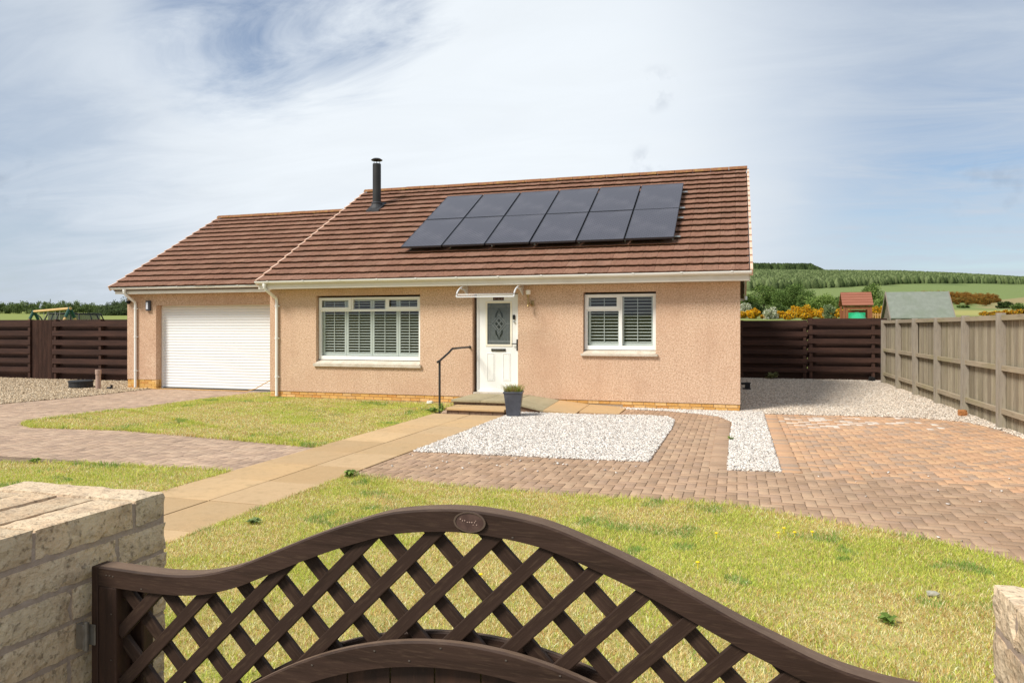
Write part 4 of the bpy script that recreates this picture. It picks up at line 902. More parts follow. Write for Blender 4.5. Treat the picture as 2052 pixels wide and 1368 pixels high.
# name plate: small oval with worn pale marks
mb = MB(); n_ = 28; ex, ez = .034, .0205; cxp, czp = .012, 1.226
ov = [(cxp + ex * math.cos(2 * math.pi * i / n_), czp + ez * math.sin(2 * math.pi * i / n_)) for i in range(n_)]
mb.prism(ov, 'y', -.004, -.0002); pq = mb.build('oval_plate', mat('plate_bronze', '54403a', .45, layers=[(60, .4, .6, '6d554c', .6)], metal=.3), gate, bevel=.001)
mb = MB()
for i in range(n_):
    a0, a1 = 2 * math.pi * i / n_, 2 * math.pi * (i + 1) / n_
    mb.add([(cxp + ex * r * math.cos(a), -.0055, czp + ez * r * math.sin(a)) for a, r in ((a0, 1.02), (a1, 1.02), (a1, .9), (a0, .9))], [(0, 1, 2, 3)])
mb.build('plate_rim', mat('plate_rim', '6b5a4e', .4, metal=.4), gate)
mb = MB()
for x, z, w_, h_2 in ((-.021, .004, .004, .003), (-.016, .001, .003, .003), (-.011, .0015, .003, .003), (-.006, -.001, .005, .002), (-.001, -.0012, .003, .0035), (.003, -.001, .006, .0022), (.010, -.001, .003, .003), (.007, -.0055, .003, .002), (.0145, -.0055, .003, .003), (.013, .002, .002, .004)):
    mb.box(cxp + x, cxp + x + w_ * .6, -.0052, -.0042, czp + z, czp + z + h_2 * .6)
mb.build('worn_lettering', mat('plate_marks', 'b59a8b', .6), gate)
M_nail = mat('nail_grey', '6f655c', .5, metal=.5)
for x, z in (((-.925, 1.022), (-.915, 1.022), (-.905, 1.021)) +  ((-.91, .93), (-.91, .82), (-.82, 1.0), (.09, .959), (-.05, .965), (-.2, .94), (.2, .944), (-.12, .93), (.3, .915), (-.35, .89), (.1, 1.20))):
    MB().box(x, x + .004, -.0135 if abs(x) < .5 and z < 1 else -.001, .0005, z, z + .0025).build('nail', M_nail, gate)
# jamb on the wall and hinge
jb = empty('gate_jamb', (-1.49, 1.40, 0), 'dark brown timber batten fixed to the left stone pillar with a grey hinge', 'gate post')
mb = MB(); mb.box(-.012, .009, -.008, .038, .0, 1.040); mb.build('batten', M_gwv, jb, bevel=.003)
mb = MB(); mb.box(-.036, -.0125, -.03, -.012, .845, .905); mb.box(-.02, .004, -.012, -.0085, .85, .90); mb.tube([(-.013, -.022, .84), (-.013, -.022, .91)], .006, 10); mb.build('hinge', mat('hinge_zinc', '8d857b', .45, metal=.5, layers=[(40, .5, .7, '6d5f52', .5)]), jb, bevel=.002)

# ------------------------------------------------------------------ stone pillars
M_st = mat('rough_stone', 'b5a48c', .92, layers=[(9, .42, .62, 'd8c6a8', .6), (22, .52, .66, '9a8672', .5), (70, .54, .66, '625243', .65), (110, .5, .65, 'd6c8ad', .35), (3, .5, .7, 'a58e76', .4)], bump=[(40, .8, .008), (140, .9, .004)], attr=True, spec=.12)
M_pm = mat('pink_mortar', 'b09c8c', .95, layers=[(30, .4, .6, '988474', .6)], bump=[(60, .6, .006)])
def stone(mb, x0, x1, y0, y1, z0, z1, amp=.0032, faces='all'):
    """a rough split block: a subdivided box with jittered surface"""
    dx, dy, dz = x1 - x0, y1 - y0, z1 - z0; st_ = .016
    nx, ny, nz_ = (max(2, int(round(d / st_))) for d in (dx, dy, dz))
    sd_ = random.random() * 50; cache = {}; vs = []; fs = []
    def vid(i, j, k):
        if (i, j, k) in cache: return cache[(i, j, k)]
        x, y, z = x0 + dx * i / nx, y0 + dy * j / ny, z0 + dz * k / nz_
        ex_ = (i in (0, nx)) + (j in (0, ny)) + (k in (0, nz_))
        r_ = .002 if ex_ >= 2 else 0
        h = (vnoise(np.array([(x + y) * 30 + sd_]), np.array([(z + y * .7) * 30 + sd_]))[0] - .5) * 2 * amp + random.gauss(0, amp * .22)
        if i in (0, nx): x += (-1 if i == 0 else 1) * (h - r_)
        if j in (0, ny): y += (-1 if j == 0 else 1) * (h - r_)
        if k in (0, nz_): z += (-1 if k == 0 else 1) * (h * .5 - r_)
        cache[(i, j, k)] = len(vs); vs.append((x, y, z)); return cache[(i, j, k)]
    for i in range(nx):
        for j in range(ny):
            fs.append((vid(i, j, nz_), vid(i + 1, j, nz_), vid(i + 1, j + 1, nz_), vid(i, j + 1, nz_)))
            fs.append((vid(i, j, 0), vid(i, j + 1, 0), vid(i + 1, j + 1, 0), vid(i + 1, j, 0)))
    for i in range(nx):
        for k in range(nz_):
            fs.append((vid(i, 0, k), vid(i + 1, 0, k), vid(i + 1, 0, k + 1), vid(i, 0, k + 1)))
            fs.append((vid(i, ny, k), vid(i, ny, k + 1), vid(i + 1, ny, k + 1), vid(i + 1, ny, k)))
    for j in range(ny):
        for k in range(nz_):
            fs.append((vid(0, j, k), vid(0, j, k + 1), vid(0, j + 1, k + 1), vid(0, j + 1, k)))
            fs.append((vid(nx, j, k), vid(nx, j + 1, k), vid(nx, j + 1, k + 1), vid(nx, j, k + 1)))
    mb.col = tuple(np.array(lin(random.choice(['d6bb9a', 'ccb08f', 'ddc3a3', 'c5aa8a', 'd2b695']))) * random.uniform(.93, 1.06))
    mb.add(vs, fs)
def pillar(x0, x1, y0, y1, inner, label, seed):
    random.seed(seed); e = empty('stone_pillar', ((x0 + x1) / 2, (y0 + y1) / 2, 0), label, 'pillar'); ox, oy = (x0 + x1) / 2, (y0 + y1) / 2
    mb = MB(); pt = .085; tz = 1.16; b = .10
    # top course: near and far stones lie across, the middle ones run away from the gate front
    z0, z1 = tz - .074, tz
    yn, yf = y0 + .085, y1 - .115
    stone(mb, x0, x1, yf + .008, y1, z0, z1); stone(mb, x0, x0 + (x1 - x0) * .55 - .005, y0, yn - .004, z0, z1); stone(mb, x0 + (x1 - x0) * .55 + .005, x1, y0, yn - .004, z0, z1)
    nm = 4; wd = (x1 - x0) / nm
    for i in range(nm): stone(mb, x0 + i * wd + (.006 if i else 0), x0 + (i + 1) * wd - (.006 if i < nm - 1 else 0), yn + .004, yf, z0 + (0 if i in (0, nm - 1) else .003), z1 - random.uniform(0, .004))
    c = 1
    while tz - c * pt - .065 > -.05:
        zt = tz - c * pt; zb_ = zt - .076
        for xx, flip in ((x0, 0), (x1 - b, 1)):       # side faces
            cuts = [y0, y0 + (.2 if (c + flip) % 2 else .30) + random.uniform(-.03, .03), y1] 
            for q0, q1 in zip(cuts, cuts[1:]): stone(mb, xx, xx + b, q0 + (.003 if q0 > y0 else 0), q1 - (.003 if q1 < y1 else 0), zb_, zt)
        for yy in (y0, y1 - b):
            m_ = (x0 + x1) / 2 + random.uniform(-.06, .06)
            stone(mb, x0 + b + .008, m_ - .004, yy, yy + b, zb_, zt); stone(mb, m_ + .004, x1 - b - .008, yy, yy + b, zb_, zt)
        c += 1
    mb.v = [(x - ox, y - oy, z) for x, y, z in mb.v]; mb.build('stonework', M_st, e, smooth=False)
    mb = MB(); mb.box(x0 + .004 - ox, x1 - .004 - ox, y0 + .004 - oy, y1 - .004 - oy, -.05, tz - .010); mb.build('mortar', M_pm, e)
    return e
pillar(-2.04, -1.532, 1.18, 1.668, 1, 'square rough buff stone pillar at the hinge side of the gate, left', 11)
pillar(.44, .94, 1.02, 1.512, 0, 'rough buff stone pillar at the far right end of the gate', 12)
random.seed(21)

# ------------------------------------------------------------------ small things in the garden
mt_ = mat('black_plastic', '2b2b2c', .6, layers=[(10, .4, .6, '3d3d3d', .5)])
e = empty('inspection_cover', (-16.75, 15.2, 0), 'round black plastic drain riser on the brown gravel', 'drain cover')
mb = MB(); mb.lathe([(.27, -.02), (.29, .05), (.29, .17), (.24, .205), (0, .21)], 0, 0, 24); mb.build('riser', mt_, e); mb = MB(); mb.lathe([(.305, .172), (.305, .20), (.26, .215), (.26, .212)], 0, 0, 24); mb.build('lid_ring', mt_, e)
e = empty('vent_pipe', (-15.95, 15.0, 0), 'short beige plastic pipe standing upright beside the black drain riser', 'pipe')
mb = MB(); mb.tube([(0, 0, -.02), (0, 0, .46)], .062, 16); M_bp = mat('beige_pipe', 'b59a8a', .5, layers=[(6, .4, .6, 'a38878', .5)]); mb.build('pipe', M_bp, e)
mb = MB(); mb.tube([(0, 0, .40), (0, 0, .52)], .072, 16); mb.build('socket', M_bp, e)
e = empty('pipe_bend', (-15.72, 15.12, 0), 'small black pipe bend lying on gravel right of the beige pipe', 'pipe'); mb = MB(); mb.tube([(-.05, 0, .03), (.04, 0, .035), (.08, 0, .06), (.085, 0, .12)], .035, 10); mb.build('bend', mt_, e)
o = MB().tube([(-11.02, 15.66, .36), (-11.25, 15.62, .25), (-11.55, 15.55, .08), (-11.8, 15.55, .02), (-12.4, 15.60, .016), (-13.2, 15.56, .016), (-14.0, 15.62, .016), (-14.6, 15.5, .016), (-15.3, 15.42, .02)], .010, 8).build('hose', mat('hose_yellow', 'c99a4c', .6), label='yellowish hose lying along the garage door threshold', cat='hose')
e = empty('drain_gully', (.24, 19.9, 0), 'small black drain gully trap at the gable wall on the gravel', 'drain'); mb = MB(); mb.box(-.10, .10, -.10, .10, .0, .05); mb.box(-.045, .085, -.05, .05, .051, .17); mb.tube([(-.14, 0, .16), (.02, 0, .17)], .03, 10); mb.build('trap', mt_, e, bevel=.01); mb = MB(); mb.box(-.06, .10, -.065, .065, .171, .19); mb.build('grate', mt_, e)
mb = MB(); mb.prism([(-.1, 0), (.1, 0), (.085, .13), (-.06, .15)], 'y', -.08, .08); mb.build('pale_rock', M_stone, loc=(3.86, 24.1, 0), bevel=.02, label='pale squared stone block in the far corner of the gravel drive', cat='stone').data
mb = MB(); stone(mb, -.06, .06, -.04, .04, 0, .05, .008); mb.col = (.7, .7, .7); mb.c = [(.75, .73, .7)] * len(mb.v); mb.build('white_rock', M_stone, loc=(-6.2, 14.2, .02), label='small white stone in the dry grass by the wall near the handrail', cat='stone')
mb = MB(); stone(mb, -.07, .06, -.06, .06, 0, .12, .012); mb.c = [lin('a9703f')] * len(mb.v); mb.build('orange_stone', M_stone, loc=(3.93, 15.1, .0), label='orange brown stone at the foot of the weathered fence', cat='stone')
mb = MB(); stone(mb, -.03, .03, -.022, .022, 0, .022, .006); mb.c = [lin('a9a493')] * len(mb.v); mb.build('grey_stone', M_stone, loc=(1.12, 4.92, .015), label='grey stone lying in the front lawn near the right pillar', cat='stone')
Mw = mat('weed_leaf', '5f7a34', .7, attr=True, transl=.3)
def weed(name, loc, label, n=26, r=.09, h=.07, pal=('6a8238', '7a9244', '8a9f4c'), cat='weed'):
    mb = MB()
    for i in range(n):
        a = random.random() * 6.28; ln = r * random.uniform(.5, 1.2); w_ = ln * .28; zt = h * random.uniform(.2, 1)
        d_ = Vector((math.cos(a), math.sin(a), 0)); s_ = Vector((-d_.y, d_.x, 0)) * w_; mb.col = tuple(np.array(lin(random.choice(pal))) * random.uniform(.85, 1.15))
        p0 = Vector((0, 0, .005)); pm_ = d_ * ln * .6 + Vector((0, 0, zt)); pt_ = d_ * ln + Vector((0, 0, zt * .7))
        mb.add([p0, pm_ - s_, pt_, pm_ + s_], [(0, 1, 2, 3)])
    return mb.build(name, Mw, loc=loc, label=label, cat=cat)
weed('broadleaf_weed', (.79, 4.40, .015), 'dark green broadleaf weed in the lawn near the right pillar', 22, .06, .045)
weed('broadleaf_weed', (-3.98, 6.98, .01), 'bushy green weed at the corner where lawn meets slab path', 50, .07, .08)
weed('broadleaf_weed', (-5.28, 12.62, .02), 'leafy green weed growing at the foot of the handrail', 30, .07, .20, cat='weed')
weed('broadleaf_weed', (-5.52, 12.75, .02), 'low green weed in the lawn just left of the handrail', 30, .10, .09)
weed('broadleaf_weed', (-.1, 10.9, .02), 'thin weed growing between brick path and white gravel strip', 16, .06, .06)
weed('broadleaf_weed', (1.05, 24.2, .02), 'straggly weed at the foot of the dark fence behind the gravel', 26, .22, .22, pal=('8b8a55', '6c6d42', '9a9a68'))
weed('broadleaf_weed', (-8.0, 6.62, .02), 'thistle like weed in the small lawn beyond the left pillar', 26, .07, .05, pal=('7f9640', '6f8838'))
weed('broadleaf_weed', (-3.8, 5.1, .02), 'bluish green clover patch at the edge of the slab path behind the left pillar', 40, .06, .035, pal=('7c9258', '8d9f64'))
fm = None
Mf = mat('dandelion_yellow', 'f0d020', .6)
for (x, y) in ((.35, 6.05), (.42, 5.95), (.30, 5.9), (.55, 6.0), (-.15, 5.75), (2.6, 4.95), (-1.55, 4.35), (-1.75, 4.0), (-2.6, 5.3), (-.75, 3.5), (-2.15, 4.5), (-.25, 5.0), (-9.2, 10.2), (-8.9, 9.5), (-5.9, 12.9), (-8.6, 6.6)):
    if fm is None:
        mb = MB(); mb.lathe([(.002, 0), (.002, .045), (.012, .047), (.014, .052), (.006, .056)], 0, 0, 10); o = mb.build('dandelion', Mf, smooth=False); fm = o.data
    else: o = link(bpy.data.objects.new('dandelion', fm))
    o.location = (x, y, .01); tag(o, 'small yellow dandelion flower in the lawn grass', 'flower', 'dandelions in the lawns')

# ------------------------------------------------------------------ things beyond the fences
def tlocal(mb, o): mb.v = [(x - o[0], y - o[1], z - o[2]) for x, y, z in mb.v]; return mb
# shed with green felt roof
M_clad = mat('shed_board', '6d6357', .9, layers=[(5, .4, .65, '85796b', .7), (20, .5, .7, '4d443b', .5)], stretch=(.4, .4, 3), bump=[(30, .5, .005)])
M_felt = mat('green_felt', '7c8177', .95, layers=[(6, .4, .65, '8b9086', .6), (60, .5, .7, '626b5c', .5), (1.2, .5, .7, '6b7660', .4)], bump=[(90, .4, .003)])
tS = 29.0; p1 = at(1790, tS, 0); p2 = at(1922, tS, 0)
sx0, sy0 = 6.05, 27.4; W_ = 2.14; D_ = 1.75
sxy = at(1787, 28.6, 0); sx0, sy0 = sxy[0], sxy[1]
shed = empty('garden_shed', (sx0, sy0, 0), 'grey boarded garden shed with a green felt roof behind the fence', 'shed')
ez_, rz_ = CAMZ + 24 / F * 28.6, CAMZ + 69 / F * 29.6
mb = MB(); mb.prism([(0, 0), (D_, 0), (D_, ez_), (D_ / 2, rz_ - .05), (0, ez_)], 'x', .02, W_ - .05)
mb.build('wall', M_clad, shed)
mb = MB()
for i in range(16): mb.box(-.0, .018, .0, D_, .1 + i * .13, .1 + i * .13 + .115) if .1 + i * .13 + .115 < ez_ else None
mb.build('cladding', M_clad, shed)
mb = MB(); sh = (rz_ - ez_) / (D_ / 2)
for sg in (0, 1):
    yy = (lambda y: D_ - y) if sg else (lambda y: y)
    mb.prism([(yy(-.12), ez_ - .12 * sh), (yy(-.12), ez_ - .12 * sh + .03), (yy(D_ / 2), rz_ + .03), (yy(D_ / 2), rz_)], 'x', -.06, W_ + .03)
mb.build('roof', M_felt, shed)
M_brg = mat('grey_barge', '8a7d73', .9)
for xx in (-.085, W_ + .031):
    mb = MB()
    for sg in (0, 1):
        yy = (lambda y: D_ - y) if sg else (lambda y: y)
        mb.prism([(yy(-.14), ez_ - .14 * sh - .07), (yy(-.14), ez_ - .14 * sh + .045), (yy(D_ / 2), rz_ + .05), (yy(D_ / 2), rz_ - .07)], 'x', xx, xx + .024)
    mb.build('bargeboard', M_brg, shed)
# play tower
tt = 36.0; a = at(1690, tt, 0); tx, ty = a[0], a[1]
M_pw = mat('play_timber', '8a5438', .85, layers=[(5, .4, .65, '9c6546', .6)], stretch=(2, 2, .3)); M_pr = mat('play_roof', '8f5a47', .85, layers=[(4, .4, .65, 'a06a55', .6)], stretch=(.3, 2, 2))
tower = empty('play_tower', (tx, ty, .6), 'reddish timber play tower with pitched roof behind the dark fence', 'play tower')
zr_, ze_ = CAMZ + 70 / F * (tt + .5), CAMZ + 44 / F * tt; Wt = 1.28
mb = MB()
for sg in (0, 1):
    yy = (lambda y: 1.2 - y) if sg else (lambda y: y)
    for k_ in range(5):
        f0_, f1_ = k_ / 5, (k_ + 1) / 5; y0_, y1_ = -.12 + .72 * f0_, -.12 + .72 * f1_; z0_, z1_ = ze_ + (zr_ - ze_) * f0_, ze_ + (zr_ - ze_) * f1_
        mb.prism([(yy(y0_), z0_ - .6), (yy(y0_), z0_ - .56), (yy(y1_ + .02), z1_ - .585), (yy(y1_ + .02), z1_ - .615)], 'x', -.06, Wt + .06)
mb.build('roof', M_pr, tower)
for x, y in ((.04, 0), (Wt - .04, 0), (.04, 1.2), (Wt - .04, 1.2)): MB().box(x - .045, x + .045, y - .045, y + .045, -.6, ze_ - .62).build('post', M_pw, tower)
mb = MB(); mb.box(.05, Wt - .05, -.03, .0, ze_ - .80, ze_ - .66); mb.box(.05, .2, -.025, .0, 1.0, ze_ - .8); mb.box(Wt - .2, Wt - .05, -.025, .0, 1.0, ze_ - .8); mb.box(.05, Wt - .05, 0.02, 1.18, .9, .95); mb.box(.05, Wt - .05, 1.17, 1.2, 1.0, ze_ - .8)
mb.build('panel', M_pw, tower)
bal = MB()
for i in range(7): bal.box(Wt + .02 + i * .11, Wt + .075 + i * .11, -.02, .005, .2, ze_ - .98)
bal.box(Wt, Wt + .8, .006, .03, ze_ - 1.1, ze_ - 1.03); bal.build('balustrade', mat('pale_baluster', 'b98f58', .85), tower)
mb = MB(); mb.tube([(Wt / 2 - .04, .0, ze_ - 1.28), (Wt / 2 - .04, -.5, ze_ - 1.34), (Wt / 2 - .04, -1.0, ze_ - 1.6), (Wt / 2 - .04, -1.6, .5)], .36, 18); mb.box(Wt / 2 - .42, Wt / 2 + .34, -.06, -.031, ze_ - 1.5, ze_ - .95)
mb.build('slide', mat('slide_green', '1fa06c', .35, spec=.5), tower, smooth=False)
# swing set and trampoline beyond the left fence
M_sw = mat('swing_pole', 'c9a46b', .75, layers=[(5, .4, .6, 'd9bb88', .5)]); M_gp = mat('green_bracket', '1f4a40', .6)
ts = 34.0; A = Vector(at(68, ts, y=624)); B = Vector(at(140, ts * .9, y=618)); zg = .3
sw = empty('swing_set', (A.x, A.y, 0), 'wooden swing set with green corner brackets behind the left fence', 'swing set')
dirv = (B - A); dirn = Vector((dirv.x, dirv.y, 0)).normalized(); per = Vector((dirn.y, -dirn.x, 0)); org = Vector((A.x, A.y, 0))
MB().tube([A - org, B + dirn * .1 - org], .055, 12).build('top_beam', M_sw, sw)
for P in (A, B):
    for s in (-1, 1):
        ft = P + per * s * 1.1 + dirn * s * .55; ft.z = zg
        MB().tube([P - org, ft - org], .05, 10).build('leg', M_sw, sw)
        mid = P.lerp(ft, .18); MB().tube([P + Vector((0, 0, .03)) - org, mid - org], .068, 10).build('bracket', M_gp, sw)
for f_ in (.3, .42, .62, .74):
    P = A.lerp(B, f_); MB().tube([P - org, P - org - Vector((0, 0, 1.6))], .012, 6).build('rope', mat('rope_grey', '9a9a92', .8), sw)
tp = Vector(at(150, 40, 0)); trm = empty('trampoline', tp, 'trampoline with dark safety net poles behind the swing set', 'trampoline'); R0 = 1.25; ztp = CAMZ + 28 / F * 40; zfl = .95
for i in range(8):
    a = i * math.pi / 4 + .2; x, y = R0 * math.cos(a), R0 * math.sin(a)
    MB().tube([(x * 1.15, y * 1.15, .2), (x * 1.12, y * 1.12, ztp - .35), (x * 1.0, y * 1.0, ztp)], .035, 8).build('pole', mt_, trm)
def ringtube(r, z, rr): return [(r * math.cos(a), r * math.sin(a), z) for a in np.linspace(0, 2 * math.pi, 33)]
MB().tube(ringtube(R0, ztp - .02, 0), .03, 8).build('top_ring', mt_, trm); MB().tube(ringtube(R0 * 1.1, zfl, 0), .05, 8).build('frame_ring', mt_, trm)
mb = MB(); mb.lathe([(R0 * .98, zfl), (R0 * .98, ztp - .03)], 0, 0, 32); mb.f = mb.f[:-2]
net = mat('net', '3d4245', .9); t_ = net.node_tree; trn = t_.nodes.new('ShaderNodeBsdfTransparent'); ms_ = t_.nodes.new('ShaderNodeMixShader'); ms_.inputs[0].default_value = .45
t_.links.new(t_.nodes['Principled BSDF'].outputs[0], ms_.inputs[1]); t_.links.new(trn.outputs[0], ms_.inputs[2]); t_.links.new(ms_.outputs[0], t_.nodes['Material Output'].inputs[0]); mb.build('safety_net', net, trm)
mb = MB(); mb.lathe([(R0 * 1.08, zfl - .01), (R0 * 1.08, zfl + .01)], 0, 0, 32); mb.build('mat', mt_, trm)
# arched dark climbing frame around the swing
for (pa, pb, lab) in ((50, 92, 'dark hooped frame left of the swing set'),):
    a, b = Vector(at(pa, 38, 0)), Vector(at(pb, 38, 0)); m_ = (a + b) / 2; pts = []
    for q in np.linspace(0, math.pi, 15): p = m_ + (a - m_) * math.cos(q); pts.append((p.x, p.y, .3 + (CAMZ + 26 / F * 38 - .3) * math.sin(q) ** .6))
    MB().tube(pts, .035, 8).build('climbing_hoop', mt_, label=lab, cat='climbing frame')

# ------------------------------------------------------------------ vegetation
M_leaf = mat('foliage', '4f6a30', .75, attr=True, spec=.12, transl=.25)
M_bark = mat('bark', '4b3f33', .95, layers=[(8, .4, .6, '33291f', .6)])
def leaves(pts, size, pal, m=M_leaf, name='crown', parent=None, flat=.0, jit=.15):
    n = len(pts); nrm = RNG.normal(size=(n, 3)); nrm /= np.linalg.norm(nrm, axis=1)[:, None]; nrm[:, 2] = np.abs(nrm[:, 2]) + .2
    nrm /= np.linalg.norm(nrm, axis=1)[:, None]
    a = np.cross(nrm, RNG.normal(size=(n, 3))); a /= np.linalg.norm(a, axis=1)[:, None]; b = np.cross(nrm, a); s = size * RNG.uniform(.5, 1.3, (n, 1)) / 2
    V = np.stack([pts - a * s, pts - b * s * .55, pts + a * s, pts + b * s * .55], 1)
    P = np.array([lin(c) for c in pal]); lum = P @ np.array([.3, .6, .1]); red = P[:, 0] < P[:, 1]; P[red] = (P[red] * .82 + lum[red][:, None] * .18 * np.array([1.3, 1, .6])) * 1.08; cols = np.clip(P[RNG.integers(0, len(P), n)] * RNG.normal(1, jit, (n, 1)), .005, .9)
    return npmesh(name, V.reshape(-1, 3), [np.arange(4 * n).reshape(n, 4)], np.repeat(cols, 4, 0), m, parent)
def crownpts(c, r, n, clumps=26, cl=.36, low=-.75):
    d = RNG.normal(size=(clumps, 3)); d /= np.linalg.norm(d, axis=1)[:, None]; d[:, 2] = np.clip(d[:, 2], low, 1)
    cc_ = d * RNG.uniform(.35, .85, (clumps, 1)); idx = RNG.integers(0, clumps, n); q = RNG.normal(size=(n, 3)); q /= np.linalg.norm(q, axis=1)[:, None]
    sz = RNG.uniform(.6, 1.25, clumps)
    p = cc_[idx] + q * (RNG.random((n, 1)) ** .4) * cl * sz[idx][:, None]
    return p * np.array(r) + np.array(c)
def bush(px, t, ytop, wpx, label, pal, name='shrub', cat='shrub', n=2500, leaf=None, group=None, hfrac=None, trunk=False, clumps=26):
    X, Y, z = at(px, t); ztop = CAMZ + (HY - ytop) / F * t; h = ztop - z
    if h < .6: return None
    rw = wpx / 2 / F * t; leaf = leaf or max(.14, t * .0019)
    e = empty(name, (X, Y, z), label, cat, group)
    if trunk:
        mb = MB(); mb.tube([(0, 0, -.3), (.1, 0, h * .3), (-.05, .1, h * .6)], 0, 8, rr=[h * .035, h * .028, h * .012])
        for a in range(4): mb.tube([(0, 0, h * .25), (rw * .4 * math.cos(a * 1.6), rw * .4 * math.sin(a * 1.6), h * .6)], 0, 6, rr=[h * .018, h * .006])
        mb.build('trunk', M_bark, e); c, r = (0, 0, h * .52), (rw, rw, h * .52)
    else: c, r = (0, 0, h * .45), (rw, rw, h * .58)
    p = crownpts(c, r, int(n * 2.6), int(clumps * 1.6)); p = p[p[:, 2] > 0.02]
    leaves(p, leaf, pal, parent=e, name='crown'); return e
GR = ['4c6a2c', '3f5c26', '5a7a34', '6d8a40', '34501f', '7c9548']
LG = ['6f8f3c', '5f8034', '82a04a', '4e6f2c', '93ad5a']
DG = ['33491f', '2a3f1b', '3f5726', '4c6530', '243617']
GO = ['e8ac1a', 'efb922', 'd8961a', 'c98a1e', '9a8f2c', '75803a', 'f2c330']
GOd = ['a86a2a', '96602c', 'b87a30', '7a5a30', '6a6a34', 'c08a3a', '59602e']
WH = ['dcdcc8', 'c9ccb4', 'a9b294', '8a9a72', 'e8e8da', '6f8458']
bush(1500, 150, 588, 60, 'dark green bushy tree just beyond the house corner', GR, 'tree', 'tree', trunk=True)
bush(1530, 160, 570, 70, 'mid green rounded tree between the house corner and the tallest tree', GR, 'tree', 'tree', trunk=True)
bush(1588, 140, 567, 92, 'largest spreading green tree above the gorse', ['4f6e2e', '45622a', '5f7f38', '3a5524', '6f8d44'], 'tree', 'tree', n=5200, trunk=True, clumps=48)
bush(1618, 130, 588, 50, 'olive green shrub at the right foot of the largest tree', GR, n=2200)
bush(1648, 120, 587, 72, 'pale green spreading shrub left of the play tower', LG, n=3000)
bush(1676, 135, 592, 58, 'leafy green shrub behind the play tower roof', GR, n=2200)
bush(1748, 140, 569, 52, 'upright green tree between the play tower and the shed', LG + GR, 'tree', 'tree', n=3400, trunk=True, clumps=30)
bush(1762, 110, 596, 36, 'low light green shrub at the left gable of the shed', LG, n=1500)
bush(1515, 100, 606, 40, 'dark bramble shrub right of the house corner', DG, n=1500)
bush(1560, 100, 608, 46, 'dark shrub under the largest tree', DG + GR, n=1600)
bush(1494, 85, 604, 26, 'white blossoming hawthorn beside the house corner', WH, 'hawthorn', 'hawthorn', n=1700)
bush(1545, 75, 616, 30, 'dense rounded white hawthorn among the yellow gorse', WH, 'hawthorn', 'hawthorn', n=2000)
bush(1662, 78, 608, 30, 'grey green shrub with pale blossom left of the play tower', ['7f9468', '6b8556', '93a67c', '56703f'], n=1600)
bush(1930, 175, 612, 26, 'small thorn tree standing in the tan field right of the shed', DG + GR, 'tree', 'tree', n=900, trunk=True)
bush(2012, 170, 604, 30, 'dark green bush on the brown slope', DG, n=1100)
bush(2040, 150, 607, 30, 'green bush at the right edge near the gorse', GR, n=1100)
for i_, (px_b, t_b, y_b, w_b, lb_) in enumerate(((1476, 190, 586, 50, 'pale green shrub seen past the roof eave corner'), (1556, 185, 584, 60, 'green shrub mass behind and left of the largest tree'), (1606, 175, 592, 60, 'hedge like green shrub behind the olive shrub'), (1690, 165, 594, 60, 'hedge like green shrub behind the play tower'), (1722, 170, 592, 50, 'rounded green shrub between the tower roof and the upright tree'))):
    bush(px_b, t_b, y_b, w_b, lb_, GR, n=2600)
gid = 0
def gorse(px, t, ytop, w_, label, pal=GO):
    bush(px, t, ytop, w_, label, pal, 'gorse_bush', 'gorse', n=1500, leaf=.16, group='gorse bushes on the field')
def seq(a, b, st_): 
    x = a
    while x <= b: yield x; x += st_ * random.uniform(.8, 1.2)
for i, px in enumerate(seq(1486, 1705, 9)): gorse(px, random.uniform(76, 92), random.uniform(617, 628) - (6 if 1580 < px < 1630 else 0), random.uniform(20, 32), 'yellow flowering gorse bush in the band beyond the dark fence', GO)
for i, px in enumerate(seq(1490, 1700, 15)): gorse(px, random.uniform(68, 74), random.uniform(627, 633), random.uniform(18, 30), 'yellow flowering gorse bush in the band beyond the dark fence', GO + ['9a5a2c', '7a6a2c'])
for px in (1748, 1756, 1766): gorse(px, 80, 614, 18, 'bright yellow gorse between the play tower and the shed', GO)
for px in seq(1800, 2000, 9):
    gorse(px, random.uniform(200, 222), 581 + abs(px - 1880) * .06 + random.uniform(-1, 2), random.uniform(14, 22), 'orange brown gorse on the hillock behind the shed', GOd)
    gorse(px + 5, random.uniform(186, 200), 590 + abs(px - 1880) * .05 + random.uniform(-2, 6), random.uniform(14, 22), 'orange brown gorse on the hillock behind the shed', GOd + GR[:2])
for px in seq(1928, 2060, 11): gorse(px, random.uniform(88, 98), 628 - (px - 1928) * .07 + random.uniform(-2, 2), random.uniform(16, 24), 'yellow brown gorse in the low row right of the shed', GO + GOd)
